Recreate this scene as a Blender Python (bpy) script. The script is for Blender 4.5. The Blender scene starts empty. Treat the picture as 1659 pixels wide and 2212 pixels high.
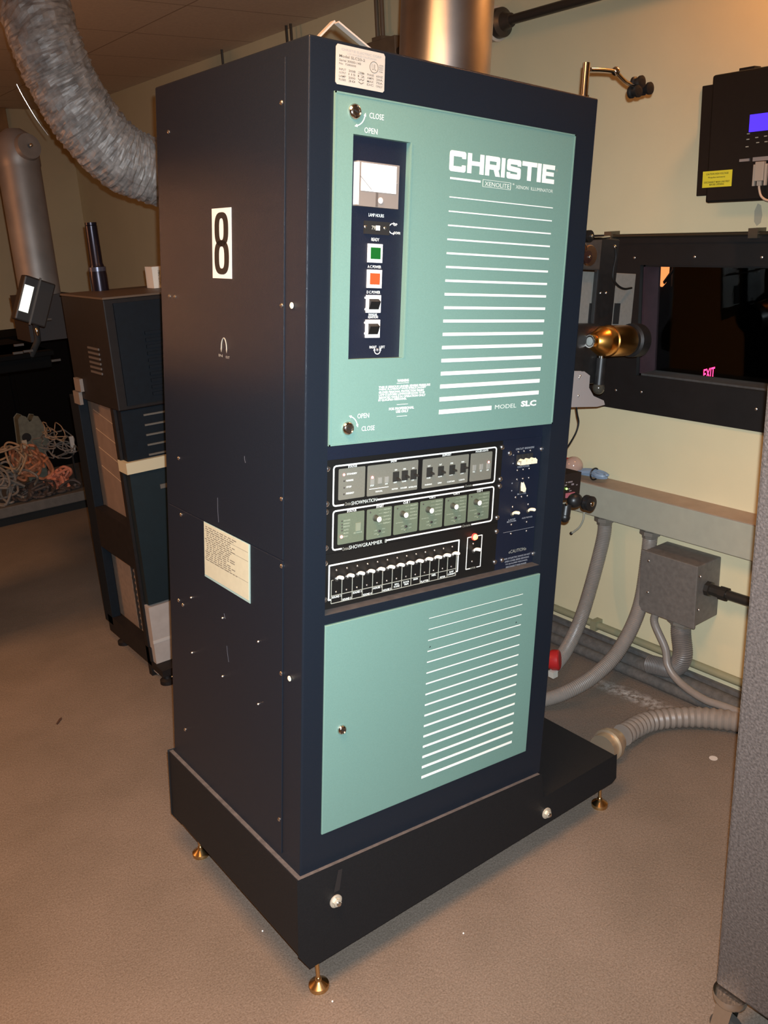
import bpy, bmesh, math, random
from mathutils import Vector, Matrix
random.seed(7)
SC = bpy.context.scene
COL = SC.collection
PI = math.pi
# ---------------------------------------------------------------- camera solved from the photograph
F = 1924.6873969787114
CX, CY = 829.5, 1106.0
CAM = Vector((-0.6744838927465426, -1.3019467258015984, 1.5438664349289692))
MW = Matrix(((0.7933639506458102, -0.6066890563356965, -0.0500203032581311),
             (-0.22894682792797016, -0.22123464549535288, -0.9479654960040705),
             (0.5640540681506219, 0.7635336407486495, -0.31441912735660027)))
TH = 0.1046166576325197           # the console leans towards the screen by six degrees
ZB = 0.3015
RY = Matrix.Rotation(TH, 3, 'Y')
RT = RY.transposed()
def c2w(p): return RY @ (Vector(p) + Vector((0, 0, ZB)))
def w2c(p): return RT @ Vector(p) - Vector((0, 0, ZB))
CAMC = w2c(CAM)
def ray(u, v): return MW.transposed() @ Vector(((u - CX) / F, (v - CY) / F, 1.0))
def W(u, v, ax, val):             # world point seen at a pixel on a world plane
    d = ray(u, v); return CAM + d * ((val - CAM[ax]) / d[ax])
def K(u, v, ax, val):             # the same in the leaning console's own frame
    d = RT @ ray(u, v); return CAMC + d * ((val - CAMC[ax]) / d[ax])
def fx(u, v, y=0.0):
    p = K(u, v, 1, y); return p.x, p.z
def qrect(tl, tr, br, bl, y):
    a, b, c, d = (fx(*p, y) for p in (tl, tr, br, bl))
    return (a[0] + d[0]) / 2, (b[0] + c[0]) / 2, (c[1] + d[1]) / 2, (a[1] + b[1]) / 2   # x0 x1 z0 z1

# ---------------------------------------------------------------- materials
def lin(c):
    if isinstance(c, str):
        c = c.lstrip('#'); c = [int(c[i:i + 2], 16) / 255 for i in (0, 2, 4)]
        return [x / 12.92 if x <= .04045 else ((x + .055) / 1.055) ** 2.4 for x in c]
    return list(c)
MATS = {}
def mat(name, color, rough=.5, metal=0., var=0., vscale=12., bump=0., bscale=60., emit=None, estr=0., coat=0., spec=.5, detail=4.):
    if name in MATS: return MATS[name]
    m = bpy.data.materials.new(name); m.use_nodes = True; MATS[name] = m
    nt = m.node_tree; b = nt.nodes['Principled BSDF']
    c = lin(color)
    b.inputs['Base Color'].default_value = (*c, 1); b.inputs['Roughness'].default_value = rough
    b.inputs['Metallic'].default_value = metal; b.inputs['Coat Weight'].default_value = coat
    b.inputs['Specular IOR Level'].default_value = spec
    if emit is not None:
        b.inputs['Emission Color'].default_value = (*lin(emit), 1); b.inputs['Emission Strength'].default_value = estr
    tc = nt.nodes.new('ShaderNodeTexCoord')
    if var:
        n = nt.nodes.new('ShaderNodeTexNoise'); n.inputs['Scale'].default_value = vscale; n.inputs['Detail'].default_value = detail
        r = nt.nodes.new('ShaderNodeValToRGB')
        r.color_ramp.elements[0].position = .3; r.color_ramp.elements[1].position = .7
        r.color_ramp.elements[0].color = (*[x * (1 - var) for x in c], 1)
        r.color_ramp.elements[1].color = (*[min(1, x * (1 + var)) for x in c], 1)
        nt.links.new(tc.outputs['Object'], n.inputs['Vector']); nt.links.new(n.outputs['Fac'], r.inputs['Fac'])
        nt.links.new(r.outputs['Color'], b.inputs['Base Color'])
    if bump:
        n2 = nt.nodes.new('ShaderNodeTexNoise'); n2.inputs['Scale'].default_value = bscale; n2.inputs['Detail'].default_value = 3
        bp = nt.nodes.new('ShaderNodeBump'); bp.inputs['Strength'].default_value = bump; bp.inputs['Distance'].default_value = .002
        nt.links.new(tc.outputs['Object'], n2.inputs['Vector']); nt.links.new(n2.outputs['Fac'], bp.inputs['Height'])
        nt.links.new(bp.outputs['Normal'], b.inputs['Normal'])
    return m

NAVY = mat('navy_paint', (.0095, .0135, .0205), .21, spec=.2, var=.08, vscale=500, bump=.25, bscale=900)
NAVYP = mat('navy_panel_paint', (.0045, .0075, .0185), .5, var=.12, vscale=500, bump=.25, bscale=900)
BASEP = mat('black_base_paint', (.0105, .0112, .0125), .5, spec=.16, var=.15, vscale=300, bump=.3, bscale=700)
TEAL = mat('teal_paint', (.135, .245, .210), .45, var=.04, vscale=400, bump=.12, bscale=700)
WHITE = mat('white_ink', (.82, .84, .78), .6)
BLACK = mat('black_plastic', (.006,.0055,.005), .5)
MATTE = mat('matte_black', (.006, .006, .006), .85)
FACEP = mat('black_faceplate', (.005,.0047,.0042), .5, var=.1, vscale=300)
GREYP = mat('grey_inset_panel', (.150, .145, .115), .5, var=.05, vscale=300)
GREENP = mat('green_grey_inset_panel', (.115, .138, .092), .5, var=.05, vscale=300)
DIMINK = mat('dim_grey_ink', (.30, .30, .25), .6)
INK = mat('dark_ink', (.17,.155,.12), .7)
PAPER = mat('cream_paper', (.46,.45,.33), .8, var=.04, vscale=60)
LABELP = mat('label_stock', (.44,.415,.365), .7)
CHROME = mat('steel_chrome', (.66, .62, .57), .14, 1.)
SCREW = mat('screw_steel', (.75, .75, .74), .28, 1.)
BRASS = mat('brass', (.62, .40, .18), .25, 1.)
ZINC = mat('zinc_washer', (.62, .58, .48), .45, .6)
GALV = mat('galvanized_steel', (.46, .43, .41), .33, 1., var=.18, vscale=9, detail=6)
FOIL = mat('foil_duct_skin', (.30, .285, .27), .55, .25, var=.35, vscale=34, bump=1.0, bscale=48)
KNOBW = mat('white_plastic', (.84, .82, .74), .4)
IVORY = mat('ivory_plastic', (.80, .72, .52), .4)
RED = mat('red_plastic', (.42, .018, .018), .4)

# ---------------------------------------------------------------- mesh builder
class MB:
    def __init__(s): s.v = []; s.f = []; s.m = []; s.sm = []; s.mats = []; s.T = None
    def mi(s, m):
        if m not in s.mats: s.mats.append(m)
        return s.mats.index(m)
    def add(s, vs, fs, m, smooth=False):
        o = len(s.v)
        for p in vs:
            p = Vector(p); s.v.append(s.T(p) if s.T else p)
        k = s.mi(m)
        for q in fs: s.f.append([i + o for i in q]); s.m.append(k); s.sm.append(smooth)
        return s
    def box(s, x0, x1, y0, y1, z0, z1, m):
        vs = [(x, y, z) for z in (z0, z1) for y in (y0, y1) for x in (x0, x1)]
        return s.add(vs, [(0, 2, 3, 1), (4, 5, 7, 6), (0, 1, 5, 4), (2, 6, 7, 3), (0, 4, 6, 2), (1, 3, 7, 5)], m)
    def obox(s, c, ax, ay, az, m):          # oriented box: centre and three half-axes
        c, ax, ay, az = map(Vector, (c, ax, ay, az))
        vs = [c + ax * i + ay * j + az * k for k in (-1, 1) for j in (-1, 1) for i in (-1, 1)]
        return s.add(vs, [(0, 2, 3, 1), (4, 5, 7, 6), (0, 1, 5, 4), (2, 6, 7, 3), (0, 4, 6, 2), (1, 3, 7, 5)], m)
    def prism(s, poly, ax, a, b, m):        # poly in the two other axes, extruded along axis ax from a to b
        n = len(poly); o = [i for i in range(3) if i != ax]; vs = []
        for t in (a, b):
            for p in poly:
                q = [0, 0, 0]; q[ax] = t; q[o[0]] = p[0]; q[o[1]] = p[1]; vs.append(q)
        fs = [list(range(n)), list(range(2 * n - 1, n - 1, -1))] + [(i, (i + 1) % n, n + (i + 1) % n, n + i) for i in range(n)]
        return s.add(vs, fs, m)
    def lathe(s, p, d, prof, m, n=24, caps=True):     # prof: (distance along d, radius)
        p = Vector(p); d = Vector(d).normalized()
        a = d.orthogonal().normalized(); b = d.cross(a); vs = []
        for t, r in prof:
            for i in range(n):
                w = 2 * PI * i / n; vs.append(p + d * t + (a * math.cos(w) + b * math.sin(w)) * r)
        fs = []
        for k in range(len(prof) - 1):
            for i in range(n):
                j = (i + 1) % n; fs.append((k * n + i, k * n + j, k * n + n + j, k * n + n + i))
        s.add(vs, fs, m, True)
        if caps:
            s.add(vs[:n], [list(range(n - 1, -1, -1))], m); s.add(vs[-n:], [list(range(n))], m)
        return s
    def cyl(s, a, b, r, m, n=20, r2=None):
        a = Vector(a); b = Vector(b); L = (b - a).length
        return s.lathe(a, b - a, [(0, r), (L, r if r2 is None else r2)], m, n)
    def ball(s, c, r, m, n=16, k=10, sc=(1, 1, 1)):
        vs = []; fs = []
        for j in range(k + 1):
            t = PI * j / k
            for i in range(n):
                w = 2 * PI * i / n
                vs.append(Vector(c) + Vector((math.sin(t) * math.cos(w) * r * sc[0], math.sin(t) * math.sin(w) * r * sc[1], math.cos(t) * r * sc[2])))
        for j in range(k):
            for i in range(n):
                q = (i + 1) % n; fs.append((j * n + i, (j + 1) * n + i, (j + 1) * n + q, j * n + q))
        return s.add(vs, fs, m, True)
    def tube(s, pts, r, m, n=12, rf=None, caps=True):
        pts = [Vector(p) for p in pts]; vs = []; N = len(pts)
        t0 = (pts[1] - pts[0]).normalized(); a = t0.orthogonal().normalized()
        for k in range(N):
            t = (pts[min(k + 1, N - 1)] - pts[max(k - 1, 0)]).normalized()
            a = (a - t * a.dot(t)).normalized(); b = t.cross(a)
            for i in range(n):
                w = 2 * PI * i / n; rr = rf(k, w) if rf else r
                vs.append(pts[k] + (a * math.cos(w) + b * math.sin(w)) * rr)
        fs = [(k * n + i, k * n + (i + 1) % n, (k + 1) * n + (i + 1) % n, (k + 1) * n + i) for k in range(N - 1) for i in range(n)]
        s.add(vs, fs, m, True)
        if caps: s.add(vs[:n], [list(range(n - 1, -1, -1))], m); s.add(vs[-n:], [list(range(n))], m)
        return s
    def lift(s):
        s.n_ink = getattr(s, 'n_ink', 0) + 1; return (s.n_ink % 40) * 6e-6
    def strip(s, path, w, y, m, round_=True, th=.0004, closed=False):   # flat ink stroke on a front panel (x,z points)
        pts = [Vector((p[0], p[1])) for p in path]
        if closed: pts.append(pts[0])
        for a, b in zip(pts, pts[1:]):
            d = (b - a).normalized(); q = Vector((-d.y, d.x)) * w / 2
            e = d * (w / 2) if (closed or False) else Vector((0, 0))
            c = [a - e + q, b + e + q, b + e - q, a - e - q]
            s.prism([(k.x, k.y) for k in c], 1, y - th - s.lift(), y + 2e-4, m)
        if round_:
            for p in (pts[1:-1] if not closed else pts[:-1]):
                s.prism([(p.x + math.cos(2 * PI * i / 16) * w / 2, p.y + math.sin(2 * PI * i / 16) * w / 2) for i in range(16)], 1, y - th - s.lift(), y + 2e-4, m)
        return s
    def rect(s, x0, x1, z0, z1, y, m, th=.0004): return s.box(x0, x1, y - th - s.lift(), y + 2e-4, z0, z1, m)
    def text(s, t, x0, x1, z0, z1, y, m, bold=0., th=.0004, P=None):     # lettering fitted to a box on a front panel
        vs, fs, (bx0, bx1, bz0, bz1) = glyphs(t, bold)
        sx = (x1 - x0) / (bx1 - bx0); sz = (z1 - z0) / (bz1 - bz0)
        q = [(x0 + (v[0] - bx0) * sx, y - th, z0 + (v[1] - bz0) * sz) for v in vs]
        if P: q = [P(a) for a in q]
        return s.add(q, fs, m)
    def build(s, name, parent=None, bevel=0., seg=2, sharp=40, kind=None):
        me = bpy.data.meshes.new(name); me.from_pydata([tuple(p) for p in s.v], [], s.f)
        for m in s.mats: me.materials.append(m)
        for p, k, g in zip(me.polygons, s.m, s.sm): p.material_index = k; p.use_smooth = g
        me.validate()
        bm = bmesh.new(); bm.from_mesh(me)
        if bevel:
            bmesh.ops.remove_doubles(bm, verts=bm.verts, dist=1e-5)
            es = [e for e in bm.edges if len(e.link_faces) == 2 and e.calc_face_angle(0) > .5 and not e.link_faces[0].smooth]
            bmesh.ops.bevel(bm, geom=es, offset=bevel, segments=seg, profile=.5, affect='EDGES', clamp_overlap=True)
        bmesh.ops.recalc_face_normals(bm, faces=bm.faces)
        bm.to_mesh(me); bm.free()
        if any(s.sm): me.set_sharp_from_angle(angle=math.radians(sharp))
        o = bpy.data.objects.new(name, me); COL.objects.link(o)
        if parent: o.parent = parent
        if kind: o['kind'] = kind
        return o
_G = {}
def glyphs(t, bold):
    if (t, bold) in _G: return _G[(t, bold)]
    cu = bpy.data.curves.new('lettering_curve', 'FONT'); cu.body = t; cu.size = 1; cu.resolution_u = 2; cu.offset = bold
    cu.fill_mode = 'FRONT'
    o = bpy.data.objects.new('lettering_curve', cu); COL.objects.link(o)
    dg = bpy.context.evaluated_depsgraph_get(); me = o.evaluated_get(dg).to_mesh()
    vs = [(v.co.x, v.co.y) for v in me.vertices]; fs = [list(p.vertices) for p in me.polygons]
    o.evaluated_get(dg).to_mesh_clear(); bpy.data.objects.remove(o); bpy.data.curves.remove(cu)
    xs = [v[0] for v in vs]; zs = [v[1] for v in vs]
    _G[(t, bold)] = (vs, fs, (min(xs), max(xs), min(zs), max(zs))); return _G[(t, bold)]
def tag(o, label, cat, group=None, kind=None):
    o['label'] = label; o['category'] = cat
    if group: o['group'] = group
    if kind: o['kind'] = kind
    return o
def empty(name, loc=(0, 0, 0), rot=(0, 0, 0)):
    o = bpy.data.objects.new(name, None); COL.objects.link(o); o.location = loc; o.rotation_euler = rot; o.empty_display_size = .05
    return o
def thing(name, label, cat, loc=(0, 0, 0), group=None):
    return tag(empty(name, loc), label, cat, group)
def leaning(name, label, cat, group=None):           # root in the leaning console's frame
    return tag(empty(name, (math.sin(TH) * ZB, 0, math.cos(TH) * ZB), (0, TH, 0)), label, cat, group)
def smooth(pts, k=8):
    pts = [Vector(p) for p in pts]; out = []
    P = [pts[0] * 2 - pts[1]] + pts + [pts[-1] * 2 - pts[-2]]
    for i in range(1, len(P) - 2):
        a, b, c, d = P[i - 1:i + 3]
        for j in range(k):
            t = j / k
            out.append(.5 * ((2 * b) + (c - a) * t + (2 * a - 5 * b + 4 * c - d) * t * t + (3 * b - a - 3 * c + d) * t ** 3))
    out.append(pts[-1]); return out
def S(name, mb, kind='structure', parent=None, **k): return mb.build(name, parent, kind=kind, **k)

# ================================================================= THE ROOM
XW, YB, XL, YF, ZC = 1.7, 5.35, -3.2, -3.2, 2.35
floor_m = mat('painted_concrete', '#8d7566', .62)
def floor_nodes():
    nt = floor_m.node_tree; b = nt.nodes['Principled BSDF']; tc = nt.nodes['Texture Coordinate']
    def noise(s, d, r=.5):
        n = nt.nodes.new('ShaderNodeTexNoise'); n.inputs['Scale'].default_value = s; n.inputs['Detail'].default_value = d; n.inputs['Roughness'].default_value = r
        nt.links.new(tc.outputs['Object'], n.inputs['Vector']); return n
    def ramp(n, p0, p1, c0, c1):
        r = nt.nodes.new('ShaderNodeValToRGB'); e = r.color_ramp.elements
        e[0].position = p0; e[1].position = p1; e[0].color = (*c0, 1); e[1].color = (*c1, 1)
        nt.links.new(n.outputs['Fac'], r.inputs['Fac']); return r
    def mix(t, f, a, bb):
        m = nt.nodes.new('ShaderNodeMix'); m.data_type = 'RGBA'; m.blend_type = t
        if isinstance(f, float): m.inputs[0].default_value = f
        else: nt.links.new(f, m.inputs[0])
        nt.links.new(a, m.inputs[6])
        if isinstance(bb, tuple): m.inputs[7].default_value = bb
        else: nt.links.new(bb, m.inputs[7])
        return m.outputs[2]
    base = ramp(noise(260, 3), .3, .7, (.112, .088, .070), (.195, .162, .136))
    blot = ramp(noise(2.2, 5, .6), .35, .68, (.80, .78, .74), (1.06, 1.03, 1.0))
    c = mix('MULTIPLY', 1.0, base.outputs['Color'], blot.outputs['Color'])
    # chalky scuff near the wall: a worn streak with its own shape
    mp = nt.nodes.new('ShaderNodeMapping'); mp.vector_type = 'TEXTURE'
    mp.inputs['Location'].default_value = (1.50, .31, 0); mp.inputs['Rotation'].default_value = (0, 0, math.radians(-84)); mp.inputs['Scale'].default_value = (.22, .045, 1)
    nt.links.new(tc.outputs['Object'], mp.inputs['Vector'])
    g = nt.nodes.new('ShaderNodeTexGradient'); g.gradient_type = 'SPHERICAL'; nt.links.new(mp.outputs['Vector'], g.inputs['Vector'])
    sn = ramp(noise(45, 5, .7), .42, .62, (0, 0, 0), (1, 1, 1))
    mm = nt.nodes.new('ShaderNodeMath'); mm.operation = 'MULTIPLY'; nt.links.new(g.outputs['Fac'], mm.inputs[0]); nt.links.new(sn.outputs['Color'], mm.inputs[1])
    c = mix('MIX', mm.outputs[0], c, (.55, .53, .50, 1))
    nt.links.new(c, b.inputs['Base Color'])
    bp = nt.nodes.new('ShaderNodeBump'); bp.inputs['Strength'].default_value = .6; bp.inputs['Distance'].default_value = .0025
    nt.links.new(noise(110, 5).outputs['Fac'], bp.inputs['Height']); nt.links.new(bp.outputs['Normal'], b.inputs['Normal'])
floor_nodes()
wall_m = mat('cream_wall_paint', (.62, .545, .345), .75, var=.025, vscale=5, bump=.15, bscale=160)
back_m = mat('tan_wall_paint', (.50, .40, .24), .8, var=.03, vscale=4, bump=.15, bscale=160)
ceil_m = mat('ceiling_board', (.62, .52, .40), .9, var=.06, vscale=90, bump=.3, bscale=200)
def ceil_nodes():
    nt = ceil_m.node_tree; b = nt.nodes['Principled BSDF']; tc = nt.nodes['Texture Coordinate']
    br = nt.nodes.new('ShaderNodeTexBrick'); br.offset = 0; br.inputs['Scale'].default_value = 1
    br.inputs['Brick Width'].default_value = 1.1; br.inputs['Row Height'].default_value = .55; br.inputs['Mortar Size'].default_value = .004
    br.inputs['Color1'].default_value = br.inputs['Color2'].default_value = (1, 1, 1, 1); br.inputs['Mortar'].default_value = (.55, .5, .45, 1)
    nt.links.new(tc.outputs['Object'], br.inputs['Vector'])
    src = b.inputs['Base Color'].links[0].from_socket
    m = nt.nodes.new('ShaderNodeMix'); m.data_type = 'RGBA'; m.blend_type = 'MULTIPLY'; m.inputs[0].default_value = 1
    nt.links.new(src, m.inputs[6]); nt.links.new(br.outputs['Color'], m.inputs[7]); nt.links.new(m.outputs[2], b.inputs['Base Color'])
ceil_nodes()
S('floor', MB().box(XL, XW + .12, YF, YB, -.1, 0, floor_m))
S('ceiling', MB().box(XL, XW + .12, YF, YB, ZC, ZC + .1, ceil_m))
PY0, PY1, PZ0, PZ1 = -.62, .4888, 1.0185, 1.362       # opening of the port window
w = MB()
w.box(XW, XW + .08, YF, PY0, 0, ZC, wall_m).box(XW, XW + .08, PY1, YB, 0, ZC, wall_m)
w.box(XW, XW + .08, PY0, PY1, 0, PZ0, wall_m).box(XW, XW + .08, PY0, PY1, PZ1, ZC, wall_m)
S('wall_right', w)
S('wall_back', MB().box(XL, XW + .08, YB, YB + .1, 0, ZC, back_m))
S('wall_left', MB().box(XL - .1, XL, YF, YB, 0, ZC, back_m))
S('wall_front', MB().box(XL, XW + .08, YF - .1, YF, 0, ZC, back_m))
S('trim_1', MB().box(1.16, 1.27, YB - .06, YB, 0, ZC, mat('brown_wood_trim', (.25, .13, .045), .6, var=.2, vscale=14)), bevel=.004)

# port window: black frame board, dark reveal, pane, sliding shutter rail
blkboard = mat('black_port_board', (.0045,.0045,.005), .55, var=.2, vscale=30)
reveal_m = mat('maroon_reveal', (.030, .011, .016), .7, var=.15, vscale=40)  # dark maroon tone for both sides of the opening
sill_m = mat('dark_grey_sill', (.05, .048, .046), .6, var=.2, vscale=60)
win = empty('window_1'); win['kind'] = 'structure'
zt, zb = 1.4537, .9015
f = MB(); X0, X1 = XW - .018, XW - .0005
f.box(X0, X1, -.75, PY0, zb, zt, blkboard).box(X0, X1, PY1, .80, zb, zt, blkboard)
f.box(X0, X1, PY0, PY1, zb, PZ0, blkboard).box(X0, X1, PY0, PY1, PZ1, zt, blkboard)
f.build('window_frame', win, kind='structure')
r = MB(); t = .006
r.box(X1, XW + .078, PY1 - t, PY1, PZ0, PZ1, reveal_m).box(X1, XW + .078, PY0, PY0 + t, PZ0, PZ1, reveal_m).box(X1, XW + .078, PY0, PY1, PZ1 - t, PZ1, blkboard)
r.build('window_reveal', win, kind='structure')
MB().box(X1, XW + .078, PY0, PY1, PZ0, PZ0 + t, sill_m).build('window_sill', win, kind='structure')
glass = bpy.data.materials.new('port_glass'); glass.use_nodes = True
nt = glass.node_tree; nt.nodes.remove(nt.nodes['Principled BSDF']); out = nt.nodes['Material Output']
tr = nt.nodes.new('ShaderNodeBsdfTransparent'); tr.inputs['Color'].default_value = (.9, .93, .92, 1)
gl = nt.nodes.new('ShaderNodeBsdfGlossy'); gl.inputs['Roughness'].default_value = .02
fr = nt.nodes.new('ShaderNodeFresnel'); fr.inputs['IOR'].default_value = 1.3
mx = nt.nodes.new('ShaderNodeMixShader'); nt.links.new(fr.outputs[0], mx.inputs[0]); nt.links.new(tr.outputs[0], mx.inputs[1]); nt.links.new(gl.outputs[0], mx.inputs[2]); nt.links.new(mx.outputs[0], out.inputs[0])
MB().box(XW + .066, XW + .070, PY0, PY1, PZ0, PZ1, glass).build('window_pane', win, kind='structure')
sc = MB()
for u, v in ((1370, 557), (1500, 555), (1645, 556), (1330, 843), (1385, 847), (1633, 884)):
    p = W(u, v, 0, X0); sc.ball(p, .0045, SCREW, 10, 6, (.5, 1, 1))
sc.build('screw', win, kind='structure')
rl = MB()
a = W(1318, 510, 0, XW - .03); b = W(1650, 494, 0, XW - .03); b.z = a.z
rl.cyl(a, b + Vector((0, -.15, 0)), .0055, mat('rail_steel', (.10, .085, .06), .35, .8))
rl.box(XW - .03, XW, b.y - .1, a.y + .02, a.z - .022, a.z - .008, blkboard)
for p in (a, W(1632, 496, 0, XW - .03)):
    rl.box(XW - .042, XW - .0, p.y - .014, p.y + .014, a.z - .012, a.z + .014, mat('bracket_steel', (.13, .11, .08), .4, .7))
rl.build('shutter_rail', win, kind='structure')
MB().prism([(-.012, 0), (-.006, .026), (.004, .031), (.012, .012), (.011, -.016), (.002, -.028), (-.009, -.02)], 0, XW - .0006, XW, mat('grey_scuff', (.36, .33, .24), .9)).build('scuff_mark', None)
bpy.data.objects['scuff_mark'].location = (0, *W(1638, 465, 0, XW)[1:])
bpy.data.objects['scuff_mark'].parent = bpy.data.objects['wall_right']

# foot of the port wall: baseboard and the conduits lying along it
dark_rub = mat('dark_rubber_base', (.095, .088, .082), .8, var=.25, vscale=50, bump=.5, bscale=80)
S('baseboard_right', MB().box(XW - .016, XW, YF, YB, 0, .052, dark_rub))
olive = mat('olive_conduit_paint', (.24, .225, .135), .5, var=.05, vscale=20)
a = W(1195, 1313, 0, XW - .02); b = W(1590, 1469, 0, XW - .02); zc = (a.z + b.z) / 2
t = MB().tube([(XW - .02, -1.0, zc), (XW - .02, 3.2, zc)], .0135, olive, 16)
for yy in (.62, -.3, 1.8): t.box(XW - .04, XW, yy - .012, yy + .012, zc - .017, zc + .019, olive)
tag(t.build('wall_conduit'), 'thin olive conduit running low along the cream wall above the dark baseboard', 'conduit')
fg = mat('dark_grey_conduit', (.085, .079, .072), .75, var=.2, vscale=60, bump=.6, bscale=130)
def pipe_floor(xc, r, lab):
    pts = smooth([(xc + random.uniform(-.006, .006), y, r) for y in [-1.2 + .35 * i for i in range(13)]], 4)
    tag(MB().tube(pts, r, fg, 16).build('floor_conduit'), lab, 'conduit', 'dark conduits on the floor along the wall')
pipe_floor(1.648, .028, 'dark grey conduit lying on the floor tight against the baseboard')
pipe_floor(1.598, .019, 'thinner dark grey conduit lying on the floor, outermost from the wall')

# ================================================================= THE LEANING CONSOLE
con = leaning('projector_console', 'tall dark navy console with two teal doors, white stripes and a number 8 sticker', 'machine')
CW, CD, CH = .6957, .5901, 1.53
xs = [0, .048, .634, CW]; zs = [0, .0764, .528, .546, .87, 1.454, CH]
UD = (.048, .632, .870, 1.454); LD = (.048, .634, .0775, .5265)
def cabinet():
    vs = {}; V = []; Fc = []
    def vid(p):
        k = tuple(round(c, 5) for c in p)
        if k not in vs: vs[k] = len(V); V.append(k)
        return vs[k]
    def face(*p): Fc.append([vid(q) for q in p])
    hole = {(1, 1), (1, 3), (1, 4)}
    dep = {(1, 1): .03, (1, 3): .026, (1, 4): .03}
    for i in range(3):
        for k in range(6):
            x0, x1, z0, z1 = xs[i], xs[i + 1], zs[k], zs[k + 1]
            if (i, k) in hole:
                d = dep[(i, k)]
                face((x0, 0, z0), (x0, d, z0), (x1, d, z0), (x1, 0, z0)); face((x0, 0, z1), (x1, 0, z1), (x1, d, z1), (x0, d, z1))
                face((x0, 0, z0), (x0, 0, z1), (x0, d, z1), (x0, d, z0)); face((x1, 0, z0), (x1, d, z0), (x1, d, z1), (x1, 0, z1))
                face((x0, d, z0), (x0, d, z1), (x1, d, z1), (x1, d, z0))
            else: face((x0, 0, z0), (x1, 0, z0), (x1, 0, z1), (x0, 0, z1))
    for k in range(6):
        z0, z1 = zs[k], zs[k + 1]
        face((0, 0, z0), (0, 0, z1), (0, CD, z1), (0, CD, z0)); face((CW, 0, z0), (CW, CD, z0), (CW, CD, z1), (CW, 0, z1))
        face((0, CD, z0), (0, CD, z1), (CW, CD, z1), (CW, CD, z0))
    face(*[(x, 0, CH) for x in xs], (CW, CD, CH), (0, CD, CH)); face(*[(x, 0, 0) for x in xs], (CW, CD, 0), (0, CD, 0))
    bm = bmesh.new(); bv = [bm.verts.new(p) for p in V]
    for q in Fc:
        try: bm.faces.new([bv[i] for i in q])
        except ValueError: pass
    bmesh.ops.recalc_face_normals(bm, faces=bm.faces)
    def onedge(e):
        a, b = e.verts[0].co, e.verts[1].co
        def both(ax, val): return abs(a[ax] - val) < 1e-4 and abs(b[ax] - val) < 1e-4
        n = both(0, 0) + both(0, CW) + both(1, 0) + both(1, CD) + both(2, CH)
        return n >= 2 and len(e.link_faces) == 2 and e.calc_face_angle(0) > .5
    bmesh.ops.bevel(bm, geom=[e for e in bm.edges if onedge(e)], offset=.0035, segments=3, profile=.5, affect='EDGES')
    me = bpy.data.meshes.new('cabinet'); bm.to_mesh(me); bm.free(); me.materials.append(NAVY)
    o = bpy.data.objects.new('cabinet', me); COL.objects.link(o); o.parent = con; return o
cab = cabinet()

# ---- base with the lower tray, levelling feet and tilt bolts
T2 = lambda p: p
prof = [(-.011, -.0005), (.687, -.0005), (.700, -.0725), (.982, -.0428), (.990, -.1126), (.976, -.1217), (.0208, -.2203), (-.0067, -.179)]
base = MB().prism(prof, 1, -.0108, .600, BASEP).build('base', con, bevel=.003)
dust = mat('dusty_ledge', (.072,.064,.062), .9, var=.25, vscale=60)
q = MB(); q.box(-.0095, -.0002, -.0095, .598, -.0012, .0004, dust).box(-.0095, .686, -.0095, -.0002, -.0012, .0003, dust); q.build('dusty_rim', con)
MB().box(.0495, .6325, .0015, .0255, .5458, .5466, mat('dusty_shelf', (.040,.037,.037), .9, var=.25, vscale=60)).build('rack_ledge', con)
slot = MB()
a = fx(735, 1878, -.011); b = fx(727, 1925, -.011)
slot.prism([(a[0] - .005, a[1]), (a[0] + .005, a[1]), (b[0] + .007, b[1]), (b[0] - .007, b[1])], 1, -.0118, -.010, mat('slot_grey_metal', (.035, .034, .036), .4, .5)).build('adjustment_slot', con)  # slot in dark grey metal, a little lighter than the base
def bolt(u, v):
    x, z = fx(u, v, -.011); m = MB()
    m.lathe((x, -.0105, z), (0, -1, 0), [(0, .0145), (.003, .0145), (.0042, .0125)], ZINC, 24)
    m.lathe((x, -.0145, z), (0, -1, 0), [(0, .0095), (.006, .0095), (.007, .008)], ZINC, 6)
    m.lathe((x, -.021, z), (0, -1, 0), [(0, .005), (.004, .005), (.005, .004)], CHROME, 12)
    m.build('tilt_bolt', con)
bolt(725, 1946); bolt(1180, 1756)
def foot(wx, wy, top):
    m = MB(); m.T = w2c
    m.lathe((wx, wy, 0), (0, 0, 1), [(0, .0215), (.006, .0225), (.010, .0215), (.016, .013), (.020, .008)], BRASS, 28)
    m.lathe((wx, wy, .012), (0, 0, 1), [(0, .0085), (.014, .0065), (.016, .0045), (top - .012, .0045)], BRASS, 16)
    m.lathe((wx, wy, top - .014), (0, 0, 1), [(0, .0105), (.012, .0105)], BRASS, 6)
    m.build('levelling_foot', con)
for wx, wy in ((.0524, .003), (.9696, .012), (.0491, .552), (.955, .56)): foot(wx, wy, .088)

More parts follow.
